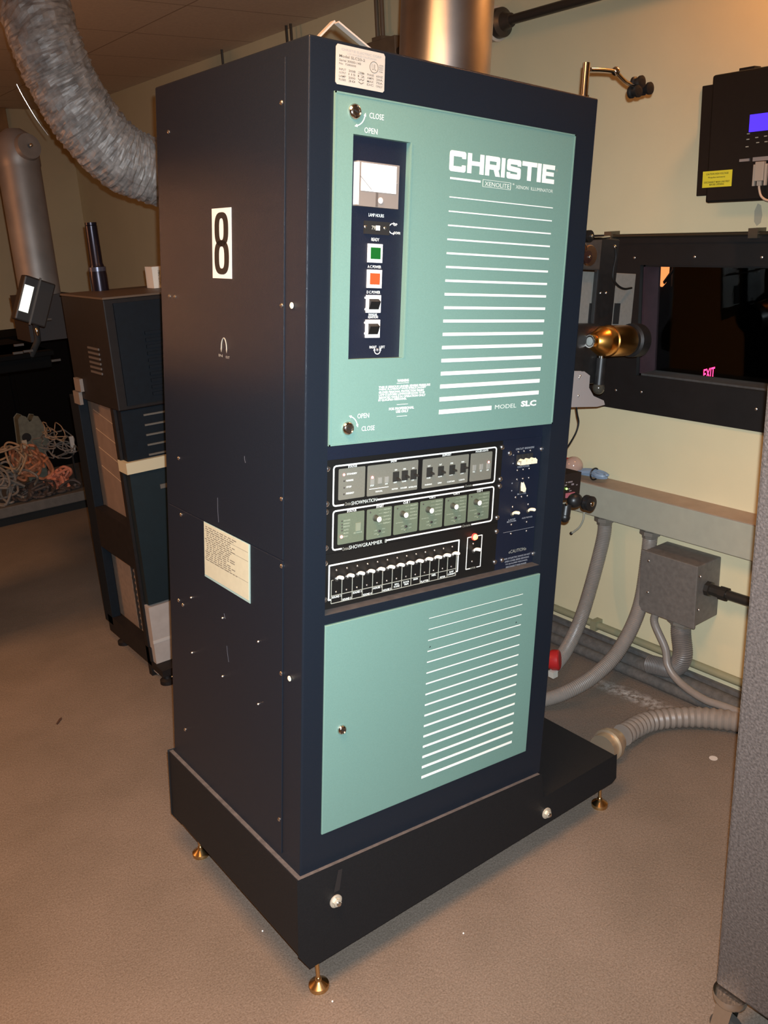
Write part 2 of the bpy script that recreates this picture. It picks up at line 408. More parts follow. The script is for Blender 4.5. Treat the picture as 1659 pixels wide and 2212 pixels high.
# ---- left side: cover panels, screws, stickers
sp = MB()
a = K(617, 228, 0, 0); b = K(378, 300, 0, 0)
ysA, ysB = a.y, .578
zmid = .5 * (K(395, 1103, 0, 0).z + K(618, 1212, 0, 0).z)
MB().box(-.0016, .0005, ysA, ysB, zmid + .0012, 1.508, NAVY).build('upper_side_panel', con, bevel=.0006, seg=1)
MB().box(-.0016, .0005, ysA, ysB, .012, zmid - .0012, NAVY).build('lower_side_panel', con, bevel=.0006, seg=1)
def side_screw(u, v, r, m_, name='side_panel_screw'):
    p = K(u, v, 0, -.0016); mm = MB()
    mm.lathe((-.0010, p.y, p.z), (-1, 0, 0), [(0, r), (.0012, r), (.0030, r * .55), (.0032, .0002)], m_, 14); mm.build(name, con)
for u, v in ((608, 222), (364, 285), (366, 640), (378, 641), (608, 660), (386, 990), (608, 1078), (391, 1112), (608, 1223), (386, 1297), (395, 1307), (607, 1455), (400, 1576), (603, 1770)):
    side_screw(u, v, .0042, SCREW)
for u, v in ((413, 1291), (481, 1335), (558, 1386), (415, 1410), (481, 1461), (558, 1521)): side_screw(u, v, .0028, SCREW, 'rivet')
side_screw(630, 660, .0055, IVORY, 'hinge_pin'); side_screw(625, 1466, .0055, IVORY, 'hinge_pin')
def left_map(y_left, sgn=-1, xoff=-.0022):    # (x,y,z) front lettering turned onto the left side
    return lambda q: (xoff + (q[1]), y_left - q[0], q[2])
# sticker 8
p = [K(u, v, 0, -.0016) for u, v in ((458, 448), (499, 451), (502, 603), (460, 600))]
y0 = (p[0].y + p[3].y) / 2; y1 = (p[1].y + p[2].y) / 2; z1 = (p[0].z + p[1].z) / 2; z0 = (p[2].z + p[3].z) / 2
st = MB().box(-.0022, -.0016, y1, y0, z0, z1, mat('sticker_white', (.74, .70, .66), .6))
def eight(mb, yc, zc, w_, h_, sw, sh, m):
    # two stacked condensed loops drawn as rings of quads
    def ring(cy, cz, ra, rb, ta, tb, n=40):
        vs = []
        def sup(w, A, B): # superellipse, tall loops with straight flanks
            c, s = math.cos(w), math.sin(w); e = .72
            return (A * math.copysign(abs(c) ** e, c), B * math.copysign(abs(s) ** e, s))
        for i in range(n):
            w = 2 * PI * i / n
            for A, B in ((ra, rb), (ra - ta, rb - tb)):
                a, b = sup(w, A, B); vs.append((-.0026, cy + a, cz + b))
        fs = [(2 * i, 2 * ((i + 1) % n), 2 * ((i + 1) % n) + 1, 2 * i + 1) for i in range(n)]
        mb.add(vs, fs, m)
    hu = h_ * .27
    ring(yc, zc + h_ / 2 - hu, w_ * .47, hu, sw, sh); ring(yc, zc - h_ / 2 + h_ * .275, w_ / 2, h_ * .275, sw, sh)
eight(st, (y0 + y1) / 2, (z0 + z1) / 2, (y0 - y1) * .76, (z1 - z0) * .885, (y0 - y1) * .245, (z1 - z0) * .085, mat('sticker_black', (.012, .009, .007), .6))
st.build('number_sticker', con)['label'] = 'white sticker with a black number 8'
# instruction sheet
p = [K(u, v, 0, -.0016) for u, v in ((441, 1127), (540, 1175), (541.5, 1302), (443, 1246))]
y0 = (p[0].y + p[3].y) / 2; y1 = (p[1].y + p[2].y) / 2; z1 = (p[0].z + p[1].z) / 2; z0 = (p[2].z + p[3].z) / 2
sh = MB().box(-.0024, -.0016, y1, y0, z0, z1, mat('clear_sleeve', (.30, .44, .42), .25))
sh.box(-.0029, -.0024, y1 + .005, y0 - .0015, z0 + .005, z1 - .0015, PAPER)
hh = z1 - z0; ww = y0 - y1
for i in range(17):
    zz = z1 - hh * (.07 + i * .037); x0_ = y0 - ww * random.uniform(.03, .07)
    y = x0_
    while y > y1 + ww * random.uniform(.12, .5):
        L = random.uniform(.006, .022); sh.box(-.0031, -.0029, y - L, y, zz - .0011, zz + .0009, INK); y -= L + .0045
for zz in (.15, .30, .66): sh.box(-.0031, -.0029, y1 + .006, y0 - .004, z1 - hh * zz, z1 - hh * zz + .0006, INK)
sh.build('instruction_sheet', con)['label'] = 'typed cream sheet in a clear sleeve'
# small turn mark with a screw
ar = MB(); c = K(484, 747, 0, -.0016)
pts = [(-.0019, c.y + .011 * math.cos(w), c.z - .006 + .021 * math.sin(w)) for w in [PI * i / 14 for i in range(15)]]
ar.tube(pts, .0011, DIMINK, 6)
for sgn in (-1, 1): ar.add([(-.0021, c.y + sgn * .011 - .0035, c.z - .006), (-.0021, c.y + sgn * .011 + .0035, c.z - .006), (-.0021, c.y + sgn * .011, c.z - .014)], [(0, 1, 2)], DIMINK)
PM = left_map(c.y)
ar.text('IN', -.022, -.006, -.0225, -.0175, 0, DIMINK, .01, P=lambda q: (-.0020, c.y - q[0], c.z + q[2]))
ar.text('OUT', .007, .023, -.0235, -.0185, 0, DIMINK, .01, P=lambda q: (-.0020, c.y - q[0], c.z + q[2]))
ar.build('turn_mark', con)
# pale scratches on the side
sm_ = mat('scratched_paint', (.045, .045, .055), .6)
for (u0, v0), (u1, v1) in (((470, 1075), (472, 1128)), ((490, 1395), (494, 1430)), ((484, 1325), (487, 1337)), ((528, 985), (530, 1000))):
    a = K(u0, v0, 0, -.0018); b = K(u1, v1, 0, -.0018); MB().tube([a, (a + b) / 2 + Vector((0, .0015, 0)), b], .0005, sm_, 5).build('scratch', con)

# ---- rating plate on the top rail
x0, x1, z0, z1 = .0505, .1492, 1.4648, 1.5243
rp = MB().prism([(x0 + .003, z0), (x1 - .003, z0), (x1, z0 + .003), (x1, z1 - .004), (x1 - .003, z1), (x0 + .003, z1), (x0, z1 - .004), (x0, z0 + .003)], 1, -.0012, 0, LABELP)
D = mat('plate_ink', (.15,.135,.11), .7); L2 = mat('plate_faint_ink', (.33,.32,.30), .7)
def pt(t, a, b, c, d, m=D, bold=.02): rp.text(t, x0 + a * (x1 - x0), x0 + b * (x1 - x0), z0 + c * (z1 - z0), z0 + d * (z1 - z0), -.0012, m, bold)
pt('CHRISTIE ELECTRIC CORP', .10, .92, .86, .92, L2); pt('LOS ANGELES CALIFORNIA', .22, .82, .78, .83, L2)
pt('Model SLC20-2', .06, .58, .685, .755); pt('Serial 30000-140', .06, .50, .585, .645); pt('No  7280000', .06, .40, .505, .555)
for r_, cs in enumerate((('INPUT', '208', '3', 'PHASE', '60HZ'), ('OUTPUT', '115', '12', 'AMPS', '20A'), ('LAMP', '2000', 'W', 'MAX', '75A'), ('FUSES', '30', 'V', 'DC', 'ONLY'))):
    for c_, tx in enumerate(cs):
        a = .06 + c_ * .19; zz = .36 - r_ * .085
        pt(tx, a, a + .14, zz, zz + .055)
cxx, czz = x0 + .77 * (x1 - x0), z0 + .60 * (z1 - z0)
rp.strip([(cxx + .0085 * math.cos(2 * PI * i / 24), czz + .0085 * math.sin(2 * PI * i / 24)) for i in range(24)], .0009, -.0012, D, False, closed=True)
pt('UL', .725, .815, .525, .675, D, .0)
for i, tx in enumerate(('LISTED', 'ELEC', 'EQPT', '74K')): pt(tx, .875, .965, .66 - i * .055, .695 - i * .055)
rp.build('rating_plate', con)['label'] = 'cream metal rating plate with small print'

# ---- upper door
yd = -.0032
ud = empty('upper_door'); ud.parent = con
x0, x1, z0, z1 = UD; R0, R1, Q0, Q1 = .0865, .2095, 1.0226, 1.3932; RD = .0085
d = MB()
d.box(x0, R0, yd, .026, z0, z1, TEAL).box(R1, x1, yd, .026, z0, z1, TEAL).box(R0, R1, yd, .026, z0, Q0, TEAL).box(R0, R1, yd, .026, Q1, z1, TEAL)
dm = d.build('door_panel', ud)
MB().box(R0, R1, RD, .02, Q0, Q1, NAVYP).build('control_strip', ud)
# raised teal bead on the right edge of the control strip, thin bright lip round the door
MB().box(R1 + .0005, R1 + .0032, yd - .0016, yd, Q0, Q1, TEAL).build('strip_bead', ud)
lip = MB()
lip.box(x0, x0 + .0028, yd - .0012, yd, z0, z1, TEAL).box(x1 - .0028, x1, yd - .0012, yd, z0, z1, TEAL).box(x0, x1, yd - .0012, yd, z1 - .0028, z1, TEAL).box(x0, x1, yd - .0012, yd, z0, z0 + .0028, TEAL)
lip.build('door_lip', ud)
# stripes growing thicker downwards
sx0, sx1 = .3045, .5815
s_ = MB(); zt_, zb_ = 1.3110, .9155
for i in range(17):
    zz = zt_ + (zb_ - zt_) * i / 16; h = .0017 + .0068 * i / 16
    s_.rect(sx0, .4452 if i == 16 else sx1, zz - h / 2, zz + h / 2, yd, WHITE)
s_.rect(sx0 - .0005, .3795, 1.3418, 1.3452, yd, WHITE)
s_.build('white_stripes', ud)
def stripes_logo():
    m = MB(); bz, tz = 1.3560, 1.3905; H = tz - bz; bx = lambda c_: fx(930 + c_ / 5.027, 300 + (240 + (c_ - 205) * 145 / 1140) / 5.027, yd)[0]
    wv, wh = .0102, .0084
    def R(a, b, c_, d_): m.rect(a, b, c_, d_, yd, WHITE)
    def letter_path(a, b, pts, w_): m.strip([(a + p[0] * (b - a), bz + p[1] * H) for p in pts], w_, yd, WHITE)
    q = .0048
    a, b = bx(205), bx(385); lw = b - a
    e = wh / 2 / H; ex = wv / 2 / lw
    letter_path(a, b, [(1 - ex, .66), (1 - ex, 1 - e), (ex, 1 - e), (ex, e), (1 - ex, e), (1 - ex, .34)], .0094)
    a, b = bx(402), bx(580); R(a, a + wv, bz, tz); R(b - wv, b, bz, tz); R(a, b, bz + H * .40, bz + H * .62)
    a, b = bx(597), bx(755); R(a, a + wv, bz, tz); ex = wv / 2 / (b - a)
    letter_path(a, b, [(ex, 1 - e), (1 - ex, 1 - e), (1 - ex, .45), (ex, .45)], .0088)
    m.prism([(a + (b - a) * .50, bz + H * .5), (a + (b - a) * .82, bz + H * .5), (b + .001, bz), (b - wv * 1.05, bz)], 1, yd - .0004 - m.lift(), yd + 2e-4, WHITE)
    a, b = bx(770), bx(808); R(a, b, bz, tz)
    a, b = bx(828), bx(982); ex = wv / 2 / (b - a)
    letter_path(a, b, [(1 - ex, .68), (1 - ex, 1 - e), (ex, 1 - e), (ex, .53), (1 - ex, .47), (1 - ex, e), (ex, e), (ex, .32)], .0090)
    a, b = bx(994), bx(1152); R(a, b, tz - wh, tz); c_ = (a + b) / 2; R(c_ - wv / 2, c_ + wv / 2, bz, tz)
    a, b = bx(1160), bx(1200); R(a, b, bz, tz)
    a, b = bx(1215), bx(1345); R(a, a + wv, bz, tz); R(a, b, tz - wh, tz); R(a, b, bz, bz + wh); R(a, b - .002, bz + H * .40, bz + H * .62)
    m.text('®', bx(1355), bx(1378), tz - .011, tz - .0055, yd, DIMINK)
    m.build('brand_lettering', ud)
stripes_logo()
tx = MB()
PALE = mat('pale_ink', (.62, .68, .62), .6)
def T(t, u0, v0, u1, v1, h, m=WHITE, bold=.015, y=None, mb=None):   # lettering between two pixels of its baseline centre line
    y = yd if y is None else y
    a = fx(u0, v0, y); b = fx(u1, v1, y); z = (a[1] + b[1]) / 2
    (mb or tx).text(t, a[0], b[0], z - h / 2, z + h / 2, y, m, bold)
x0_, x1_ = fx(1043, 397, yd)[0], fx(1103, 402, yd)[0]; zc_ = fx(1072, 399, yd)[1]
tx.strip([(x0_, zc_ - .0062), (x1_, zc_ - .0062), (x1_, zc_ + .0062), (x0_, zc_ + .0062)], .0007, yd, PALE, True, closed=True)
T('XENOLITE', 1047, 397.5, 1100, 402, .0078, PALE, .0)
T('®', 1107, 398, 1111, 398, .003, PALE)
T('XENON  ILLUMINATOR', 1114, 404.5, 1194, 412.5, .0062, PALE, .0)
tx.build('brand_subtitle', ud); tx = MB()
l1 = fx(766, 241, yd); l2 = fx(751, 925, yd)
for args in (('CLOSE', 798, 249.5, 829, 253.5), ('OPEN', 787, 280.5, 815, 285), ('OPEN', 772, 898.5, 797, 897.5), ('CLOSE', 781, 926, 809, 924)):
    tx = MB(); T(*args, .0088, WHITE, .0); tx.build('lock_lettering', ud)
tx = MB()
T('MODEL', 1069, 879, 1115, 876, .0085, PALE, .0); T('SLC', 1125, 872.5, 1158, 870, .0122, WHITE, .045)
tx.build('model_lettering', ud); tx = MB()
T('WARNING', 858, 822.5, 883, 821, .0052, WHITE, .03)
lines = [('THIS IS SERIOUS UNDER SEVERE PRESSURE', 818, 836, 929, 831.5), ('WEAR FLAMEOUT FACE SHIELD JACKET', 818, 841.5, 920, 837.5), ('GLOVES PERSONAL PROTECTION WHEN', 818, 847, 915, 843),
         ('LAMP IS EXPOSED LAMPHOUSE DOOR TO BE', 818, 852.5, 917, 848.5), ('SERVICED WHILE IN OPERATION ONLY', 818, 858.5, 919, 854), ('BY QUALIFIED PERSONNEL', 817, 864.5, 878, 862)]
for l in lines: T(*l, .0042, WHITE, .03)
T('FOR PROFESSIONAL', 840, 883, 894, 880.5, .005, WHITE, .03); T('USE ONLY', 855, 889, 882, 887.5, .005, WHITE, .03)
for u0, v0, u1, v1 in ((857, 828, 883, 826.5), (857, 874, 881, 872.5), (857, 899.5, 879, 898)):
    a = fx(u0, v0, yd); b = fx(u1, v1, yd); tx.rect(a[0], b[0], a[1] - .0006, a[1] + .0003, yd, PALE)
def arrow(cx_, cz_, r_, a0, a1, mb, m, w_=.0016, y=None, head=.0055, both=True):
    y = yd if y is None else y
    P = [(cx_ + r_ * math.cos(math.radians(a0 + (a1 - a0) * i / 12)), cz_ + r_ * math.sin(math.radians(a0 + (a1 - a0) * i / 12))) for i in range(13)]
    mb.strip(P, w_, y, m)
    for (p, q) in ((P[-2], P[-1]), (P[1], P[0])) if both else ((P[-2], P[-1]),):
        dx, dz = q[0] - p[0], q[1] - p[1]; l = math.hypot(dx, dz); dx /= l; dz /= l
        mb.prism([(q[0] + dx * head, q[1] + dz * head), (q[0] - dz * head * .45, q[1] + dx * head * .45), (q[0] + dz * head * .45, q[1] - dx * head * .45)], 1, y - .0004, y, m)
tx.build('warning_lettering', ud)
tx = MB()
arrow(l1[0], l1[1], .0215, -12, -74, tx, WHITE); tx.build('turn_arrow', ud); tx = MB(); arrow(l2[0], l2[1], .0215, 70, 14, tx, WHITE); tx.build('turn_arrow', ud)
def lock(x, z, r_, par):
    m = MB()
    m.lathe((x, yd, z), (0, -1, 0), [(0, r_), (.002, r_), (.0055, r_ * .82), (.0062, r_ * .7), (.0045, r_ * .62)], CHROME, 28, False)
    m.lathe((x, yd, z), (0, -1, 0), [(.0015, r_ * .62), (.0042, r_ * .62), (.0048, r_ * .5)], mat('lock_core', (.40, .33, .26), .3, 1.), 20)
    m.obox((x, yd - .0050, z), (r_ * .36, 0, -r_ * .14), (0, .0004, 0), (r_ * .03, 0, r_ * .09), MATTE)
    m.build('lock', par)
lock(l1[0], l1[1], .0125, ud); lock(l2[0], l2[1], .0125, ud)
# meter
mx0, mx1, mz0, mz1 = qrect((774, 346), (864, 358), (860, 452), (771, 444), -.004)
mt = MB()
clearg = mat('meter_case', (.20, .175, .155), .3)
mt.box(mx0, mx1, -.0035, RD, mz0, mz1, clearg)
mt.box(mx0 - .0004, mx0 + .0032, -.0042, RD - .001, mz0 + .002, mz1 - .002, mat('meter_case_edge', (.86, .80, .72), .3))
zz = mz0 + (mz1 - mz0) * .345
mt.box(mx0 + .0075, mx1 - .0065, -.0042, -.0030, zz, mz1 - .0025, mat('meter_dial', (.90, .90, .90), .5))
cx_, cz_ = (mx0 + mx1) / 2, zz - .010
for a0 in range(35, 146, 7):
    w_ = math.radians(a0); mt.strip([(cx_ + .046 * math.cos(w_), cz_ + .046 * math.sin(w_)), (cx_ + .050 * math.cos(w_), cz_ + .050 * math.sin(w_))], .0005, -.0042, L2, False)
mt.strip([(cx_ + .046 * math.cos(math.radians(a0)), cz_ + .046 * math.sin(math.radians(a0))) for a0 in range(35, 146, 5)], .0005, -.0042, L2, False)
mt.strip([(cx_ + .020 * math.cos(math.radians(140)), cz_ + .02 * math.sin(math.radians(140))), (cx_ + .052 * math.cos(math.radians(140)), cz_ + .052 * math.sin(math.radians(140)))], .0008, -.0043, D, False)
mt.text('D C AMPERES', cx_ - .012, cx_ + .012, zz + .016, zz + .0185, -.0042, L2)
mt.box(cx_ - .0055, cx_ - .0005, -.0041, -.0034, mz0 + .001, zz - .001, mat('meter_window_dark', (.10, .085, .075), .3))
mt.lathe((cx_ + .005, -.0034, mz0 + .0115), (0, -1, 0), [(0, .0052), (.0015, .0052), (.0022, .004)], mat('meter_screw', (.62, .52, .48), .4), 18)
mt.build('ammeter', ud)['label'] = 'square panel meter with white dial'
# lamp hour counter, buttons, rockers
a0, a1, b0, b1 = qrect((788, 476), (842, 481), (840, 509), (787, 504), RD - .003)
ct = MB().box(a0, a1, RD - .004, RD + .002, b0, b1, MATTE)
zc_ = (b0 + b1) / 2
ct.text('79', fx(803, 490, .004)[0], fx(811, 491, .004)[0], zc_ - .0035, zc_ + .0035, RD - .004, DIMINK, .03)
ct.box(fx(812, 491, .004)[0], fx(821, 492, .004)[0], RD - .0046, RD - .003, zc_ - .004, zc_ + .004, KNOBW)
for u, v in ((790, 490), (832, 493)):
    x, z = fx(u, v, .004); ct.ball((x, RD - .004, z), .0030, SCREW, 10, 6, (1, .5, 1))
ct.build('hour_counter', ud)
def button(tl, br, m_, name, lab):
    (xa, za), (xb, zb2) = fx(*tl, RD), fx(*br, RD); q = MB()
    q.box(xa, xb, RD - .003, RD + .002, zb2, za, mat('white_bezel', (.80, .78, .74), .5))
    iw = (xb - xa) * .16; ih = (za - zb2) * .19
    if name == 'indicator_button':
        q.box(xa + iw, xb - iw, RD - .0042, RD - .002, zb2 + ih, za - ih, m_)
    else:   # rocker pressed in at one side, standing proud at the upper right
        y_ = RD - .003
        q.add([(xa + iw, y_ - .0006, zb2 + ih), (xb - iw, y_ - .0006, zb2 + ih), (xb - iw, y_ - .0066, za - ih * 1.9), (xa + iw, y_ - .0066, za - ih * 1.9),
               (xa + iw, y_ + .001, za - ih), (xb - iw, y_ + .001, za - ih), (xa + iw, y_ + .001, zb2 + ih), (xb - iw, y_ + .001, zb2 + ih)],
              [(0, 1, 2, 3), (3, 2, 5, 4), (0, 3, 4, 6), (1, 7, 5, 2)], m_)
    q.build(name, ud)['label'] = lab
GREENL = mat('green_lens', (.004, .085, .012), .4, emit=(.005, .10, .01), estr=.1)
ORANGEL = mat('orange_lens', (.30, .045, .012), .4, emit=(1, .15, .04), estr=.45)
button((794, 526), (823.5, 568), GREENL, 'indicator_button', 'green square button'); button((792.5, 582), (822, 622.5), ORANGEL, 'indicator_button', 'lit orange square button')
button((790.5, 637), (820, 675.5), BLACK, 'rocker_switch', 'upper black rocker in white bezel'); button((789, 690.5), (818, 729), BLACK, 'rocker_switch', 'lower black rocker in white bezel')
cs = MB()
def TC(t, u0, v0, u1, v1, h, m=WHITE, bold=.01):
    q = MB(); T(t, u0, v0, u1, v1, h, m, bold, RD, q); q.build('control_lettering', ud)
TC('LAMP HOURS', 796, 463.5, 829, 467, .0055); TC('READY', 802, 516.5, 819, 518.5, .0055)
TC('A C POWER', 794, 575, 823, 577.5, .005); TC('D C POWER', 792, 630, 821, 632.5, .005)
TC('MANUAL', 796, 679, 815, 680, .0045); TC('IGNITION', 795, 684.5, 816, 685.5, .0045)
TC('RIGHT', 798, 749.5, 813, 750, .0045); TC('LEFT', 819, 749.5, 831, 750, .0045)
TC('UP', 850, 485, 858, 486, .0045); TC('DOWN', 851, 503, 864, 504, .0045)
for v in (643, 668, 697, 720): TC('•', 787 - (v > 690), v, 790 - (v > 690), v, .004)
x, z = fx(848, 494, RD); arrow(x, z, .0085, 80, 280, cs, WHITE, .0014, RD, .005); cs.build('turn_arrow', ud); cs = MB()
x, z = fx(815, 757, RD); arrow(x, z, .0065, 180, 360, cs, WHITE, .0014, RD, .005)
cs.ball((x, RD, z + .001), .0032, mat('pot_shaft', (.30, .32, .35), .4, .8), 10, 6)
cs.build('turn_arrow', ud)

# ---- lower door
ld = empty('lower_door'); ld.parent = con
x0, x1, z0, z1 = LD
MB().box(x0, x1, yd, .026, z0, z1, TEAL).build('door_panel', ld, bevel=.0012)
s_ = MB()
for i in range(16):
    zz = .4876 + (.1192 - .4876) * i / 15; h = .0009 + .0050 * i / 15
    s_.rect(.3055, .5815, zz - h / 2, zz + h / 2, yd, WHITE)
s_.build('white_stripes', ld)
lock(.0905, .2995, .0098, ld)
for u, v in ((929, 1398), (1115, 1345), (920, 1614)): x, z = fx(u, v, yd); ch = MB(); ch.strip([(x - .002, z - .001), (x, z + .002), (x + .0015, z)], .0012, yd, mat('paint_chip', (.01, .012, .013), .7)); ch.build('paint_chip', ld)

# ---- recessed control racks between the doors
yp = .0235
RB = .025
def plate(name, x0, x1, z0, z1, m_):
    o = empty(name); o.parent = con
    MB().box(x0, x1, yp, RB + .001, z0, z1, m_).build('faceplate', o); return o
XR = .5 * (fx(1082, 966, yp)[0] + fx(1072, 1230, yp)[0])
ZA = .838; ZM1 = fx(719, 1096.5, yp)[1]; ZM2 = .5 * (fx(715, 1193, yp)[1] + fx(1062, 1131, yp)[1]) - .001; ZL = .5575
MB().box(.0485, .634, yp + .001, RB + .001, ZA, .869, NAVYP).build('filler_panel', con)
pa = plate('automation_panel', .049, XR, ZM1, ZA, FACEP)
pg = plate('programmer_panel', .049, XR, ZM2, ZM1 - .0006, FACEP)
ps = plate('switch_panel', .049, XR, .5475, ZM2 - .0006, FACEP)
pb = plate('breaker_panel', XR + .0006, .632, .5475, ZA, NAVYP)
LEDR = mat('lit_red_lamp', (.9, .1, .1), .4, emit=(1, .22, .20), estr=5.)
LEDO = mat('dark_lamp', (.03, .022, .02), .4)
BIGR = mat('lit_red_lens', (.9, .12, .05), .3, emit=(1, .20, .07), estr=7.)
def outline(mb, tl, tr, br, bl, w_, gap_l=None):
    x0, x1, z0, z1 = qrect(tl, tr, br, bl, yp)
    return x0, x1, z0, z1
def led(par, u, v, lit=True, r_=.0026):
    x, z = fx(u, v, yp); MB().ball((x, yp - .0005, z), r_, LEDR if lit else LEDO, 12, 8).build('status_light', par)
def screws(par, pts, r_=.0052, m_=SCREW, y=None):
    y = yp if y is None else y
    for u, v in pts:
        x, z = fx(u, v, y); MB().lathe((x, y, z), (0, -1, 0), [(0, r_), (.0015, r_), (.0035, r_ * .6), (.0038, .0003)], m_, 14).build('mounting_screw', par)
def TP(mb, t, u, v, w_px, h, m=WHITE, bold=.01, slope=-.11, y=None):
    T(t, u - w_px / 2, v - slope * w_px / 2, u + w_px / 2, v + slope * w_px / 2, h, m, bold, yp - .0008 if y is None else y, mb)
# automation (upper) panel
ink = MB(); gaps = {}
x0, x1, z0, z1 = qrect((720.5, 1006), (1074, 967), (1066, 1043), (720, 1092), yp)
w_ = .0030; g0, g1 = fx(743, 1090, yp)[0], fx(815, 1079, yp)[0]; c0, c1 = fx(1002, 1050, yp)[0], fx(1021, 1047, yp)[0]
def frame(mb, x0, x1, z0, z1, w_, g0, g1, c0, c1):
    r_ = .005
    mb.strip([(g0, z0), (x0 + r_, z0), (x0 + r_ * .3, z0 + r_ * .3), (x0, z0 + r_), (x0, z1 - r_), (x0 + r_ * .3, z1 - r_ * .3), (x0 + r_, z1), (x1 - r_, z1), (x1 - r_ * .3, z1 - r_ * .3), (x1, z1 - r_), (x1, z0 + r_), (x1 - r_ * .3, z0 + r_ * .3), (x1 - r_, z0), (c1, z0)], w_, yp, WHITE)
    mb.strip([(g1, z0), (c0, z0)], w_, yp, WHITE, False)
frame(ink, x0, x1, z0, z1, w_, g0, g1, c0, c1)
def insets(name, par, quads, m_):
    q = MB()
    for tl, tr, br, bl in quads:
        x0, x1, z0, z1 = qrect(tl, tr, br, bl, yp - .0008); c_ = .0016
        q.prism([(x0 + c_, z0), (x1 - c_, z0), (x1, z0 + c_), (x1, z1 - c_), (x1 - c_, z1), (x0 + c_, z1), (x0, z1 - c_), (x0, z0 + c_)], 1, yp - .0008, yp, m_)
    q.build(name, par)
insets('inset_panel', pa, [((732, 1013), (789, 1007.5), (788, 1072.5), (731, 1081.5)), ((794, 1006), (904, 993.7), (901, 1057.5), (793, 1072.5)),
       ((914, 992.4), (1013, 981), (1010, 1041.5), (911, 1056)), ((1018, 980), (1064, 975), (1060, 1034), (1014, 1041))], GREYP)
TP(ink, 'STATUS', 761.4, 1007, 19, .0046, y=yp, bold=.02); TP(ink, 'SHOW', 850.5, 996, 13, .0046, y=yp, bold=.02); TP(ink, 'SUPPORT', 965, 982.8, 19, .0044, y=yp, bold=.02); TP(ink, 'HOUSE LIGHTS', 1041, 974, 27, .0040, y=yp, bold=.02)
TP(ink, 'SHOWMATION', 786.5, 1083.2, 55, .0072, PALE, 0, -.14, yp); TP(ink, 'Christie', 751.5, 1088, 13, .0065, DIMINK, 0, -.3, yp)
TP(ink, 'Christie', 1011.5, 1049, 15, .0050, DIMINK, 0, -.14, yp)
for t, u, v, w2 in (('STANDBY', 760, 1023, 22), ('RUNNING', 755.5, 1037.5, 15), ('STOP', 753.5, 1051.5, 11), ('EMERGENCY', 756, 1065, 17)): TP(ink, t, u, v, w2, .0034, WHITE, .02)
for t, u, v, w2 in (('STOP', 803.5, 1049, 8), ('MANUAL', 818.5, 1061, 15), ('SHOW', 834.5, 1045, 6), ('MOTOR', 852.7, 1056, 13), ('DOUSER', 872, 1053.5, 14), ('INTERLOCK', 891.5, 1051.5, 18),
                    ('ON', 855, 1015, 5), ('OPEN', 873.5, 1013, 6), ('ON', 892.5, 1011, 5), ('OFF', 853.5, 1042, 7), ('CLOSE', 872.5, 1039.5, 9), ('OFF', 891.5, 1037, 6),
                    ('MASKING', 925, 1046.5, 15), ('LENS', 949.5, 1043, 8), ('CURTAIN', 973.5, 1040, 16), ('LIGHTS', 997.3, 1036.3, 12),
                    ('FLAT', 927, 1006.5, 6), ('FLAT', 951.5, 1003.5, 5), ('OPEN', 975.5, 1000.5, 6), ('HIGH', 999.5, 997.5, 6), ('SCOPE', 925.5, 1032.5, 8), ('SCOPE', 950.3, 1029, 8), ('CLOSE', 974, 1025.5, 7), ('LOW', 998, 1022.5, 7),
                    ('FULL', 1023.5, 1019, 5), ('MID', 1038.5, 1017, 4), ('OFF', 1053, 1015.3, 5)): TP(ink, t, u, v, w2, .0030, WHITE, .02)
a = fx(797.5, 1056.8, yp - .0008); b = fx(839, 1051.5, yp - .0008); ink.rect(a[0], b[0], (a[1] + b[1]) / 2 - .0005, (a[1] + b[1]) / 2 + .0005, yp - .0008, WHITE)
ink.build('panel_lettering', pa)
led(pa, 742.6, 1025.4); led(pa, 742.8, 1039, False, .0017); led(pa, 742.8, 1053.6, False, .0017); led(pa, 742.3, 1067.4, False, .0017)
led(pa, 803.8, 1031.3, True, .003); led(pa, 1055, 998)
pushm = mat('clear_push_key', (.24, .235, .205), .35)
for u, v in ((803.5, 1040), (820, 1037.5), (834.5, 1035.5), (1024, 1010), (1039, 1008), (1054, 1006)):
    x, z = fx(u, v, yp - .0008); MB().box(x - .004, x + .004, yp - .003, yp, z - .006, z + .006, pushm).build('push_key', pa)
togm = mat('toggle_black', (.022, .021, .018), .5)
def toggle(u, v, w2, h2, up):
    (x, z) = fx(u, v, yp - .001); q = MB(); q.box(x - w2, x + w2, yp - .0022, yp, z - h2, z + h2, togm)
    q.obox((x + w2 * .25, yp - .007, z + up), (w2 * .38, 0, 0), (.001, .0062, -up * .25), (0, .0004, .0017), togm); q.build('toggle_switch', pa)
for u, v, s2 in ((855, 1029.5, -.004), (874, 1027, -.001), (893, 1025, 0), (927.5, 1020, -.001), (952, 1017.3, -.001), (976.4, 1014.5, 0), (1000.2, 1011, .002)): toggle(u, v, .0074, .0098, s2)
screws(pa, ((1085, 966), (1081, 1035), (707, 1013), (705.5, 1089)))
